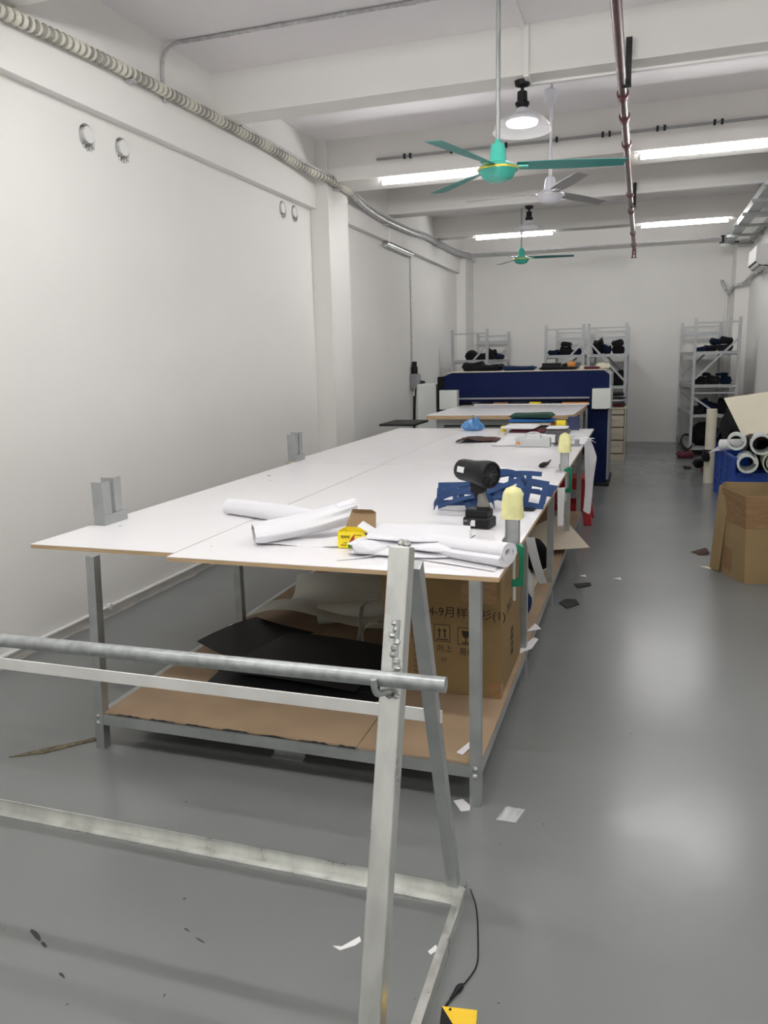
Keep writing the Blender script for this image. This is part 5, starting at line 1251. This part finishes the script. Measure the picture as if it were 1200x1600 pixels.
flat('paint_chip', 'pale paint chip on the floor left of the rack base bar', [(-.50, 1.80), (-.49, 1.79), (-.475, 1.815), (-.485, 1.83)], .0005, M_pvc, 'chip', .0015)
# peeled glue patch by the front left leg
flat('glue_residue', 'yellow-brown glue residue trail on the floor by front left leg', [(-2.47, 2.36), (-2.36, 2.475), (-2.27, 2.56), (-2.215, 2.615), (-2.19, 2.625), (-2.195, 2.595), (-2.235, 2.555), (-2.285, 2.50), (-2.35, 2.425)], .0005, M_stain, 'residue', .004)
dm = MB()
rnd = random.Random(4)
for (cx, cy, L, W, rz) in ((-1.60, 1.545, .10, .018, -.45), (-1.55, 1.52, .05, .012, -.5), (-1.42, 1.44, .035, .010, -.4), (-1.13, 1.66, .045, .008, -.35), (-1.19, 1.685, .030, .007, -.35), (-1.27, 1.80, .012, .012, 0), (-1.56, 2.27, .010, .008, 0), (-.45, 1.545, .03, .006, .8), (-.47, 1.50, .02, .008, .3), (-.44, 1.53, .012, .006, 1.2)):
    n = 9; pl_ = []
    for k in range(n):
        a = 2 * math.pi * k / n; rr = rnd.uniform(.55, 1.0); x = L / 2 * math.cos(a) * rr; y = W / 2 * math.sin(a) * rr
        pl_.append((cx + x * math.cos(rz) - y * math.sin(rz), cy + x * math.sin(rz) + y * math.cos(rz)))
    dm.prism(pl_, .0002, .0008)
o = obj('floor_scuffs', dm, mat('bare_concrete', (0.05, 0.05, 0.048), 0.85, var=.4, vscale=60)); o['kind'] = 'structure'
t = thing('floor_cable', 'thin black cable with connector on the floor by rack foot', 'cable', (-.42, 1.8, 0))
obj('wire', MB().tube(smooth_path([(-.436, 2.06, .02), (-.405, 2.0, .004), (-.372, 1.86, .003), (-.362, 1.78, .003), (-.385, 1.70, .004)], 6), .0022, 6), M_black, t, smooth=True)
obj('connector', MB().tube(smooth_path([(-.382, 1.71, .006), (-.392, 1.685, .008), (-.402, 1.655, .006)], 4), .006, 8, radii=[.003, .006, .008, .009, .008, .006, .005, .004, .004]), M_black, t, smooth=True)
obj('wire', MB().tube(smooth_path([(-.400, 1.66, .006), (-.412, 1.62, .005), (-.405, 1.585, .02), (-.385, 1.585, .045)], 5), .003, 6), M_black, t, smooth=True)
t = thing('hazard_block', 'black and yellow striped block on floor at the rack foot', 'hazard block', (-.355, 1.53, 0))
HM = Matrix.Translation((-.39, 1.46, 0)) @ Matrix.Rotation(R_(8), 4, 'Z')
obj('block', MB().box(0, .085, 0, .13, 0, .042, HM), M_black, t)
obj('yellow_stripe', MB().prism([(0, .131), (.086, .131), (.086, .005), (.055, .045)], .0415, .0428, HM).box(.003, .0855, .1295, .131, .001, .042, HM), M_hazy, t)
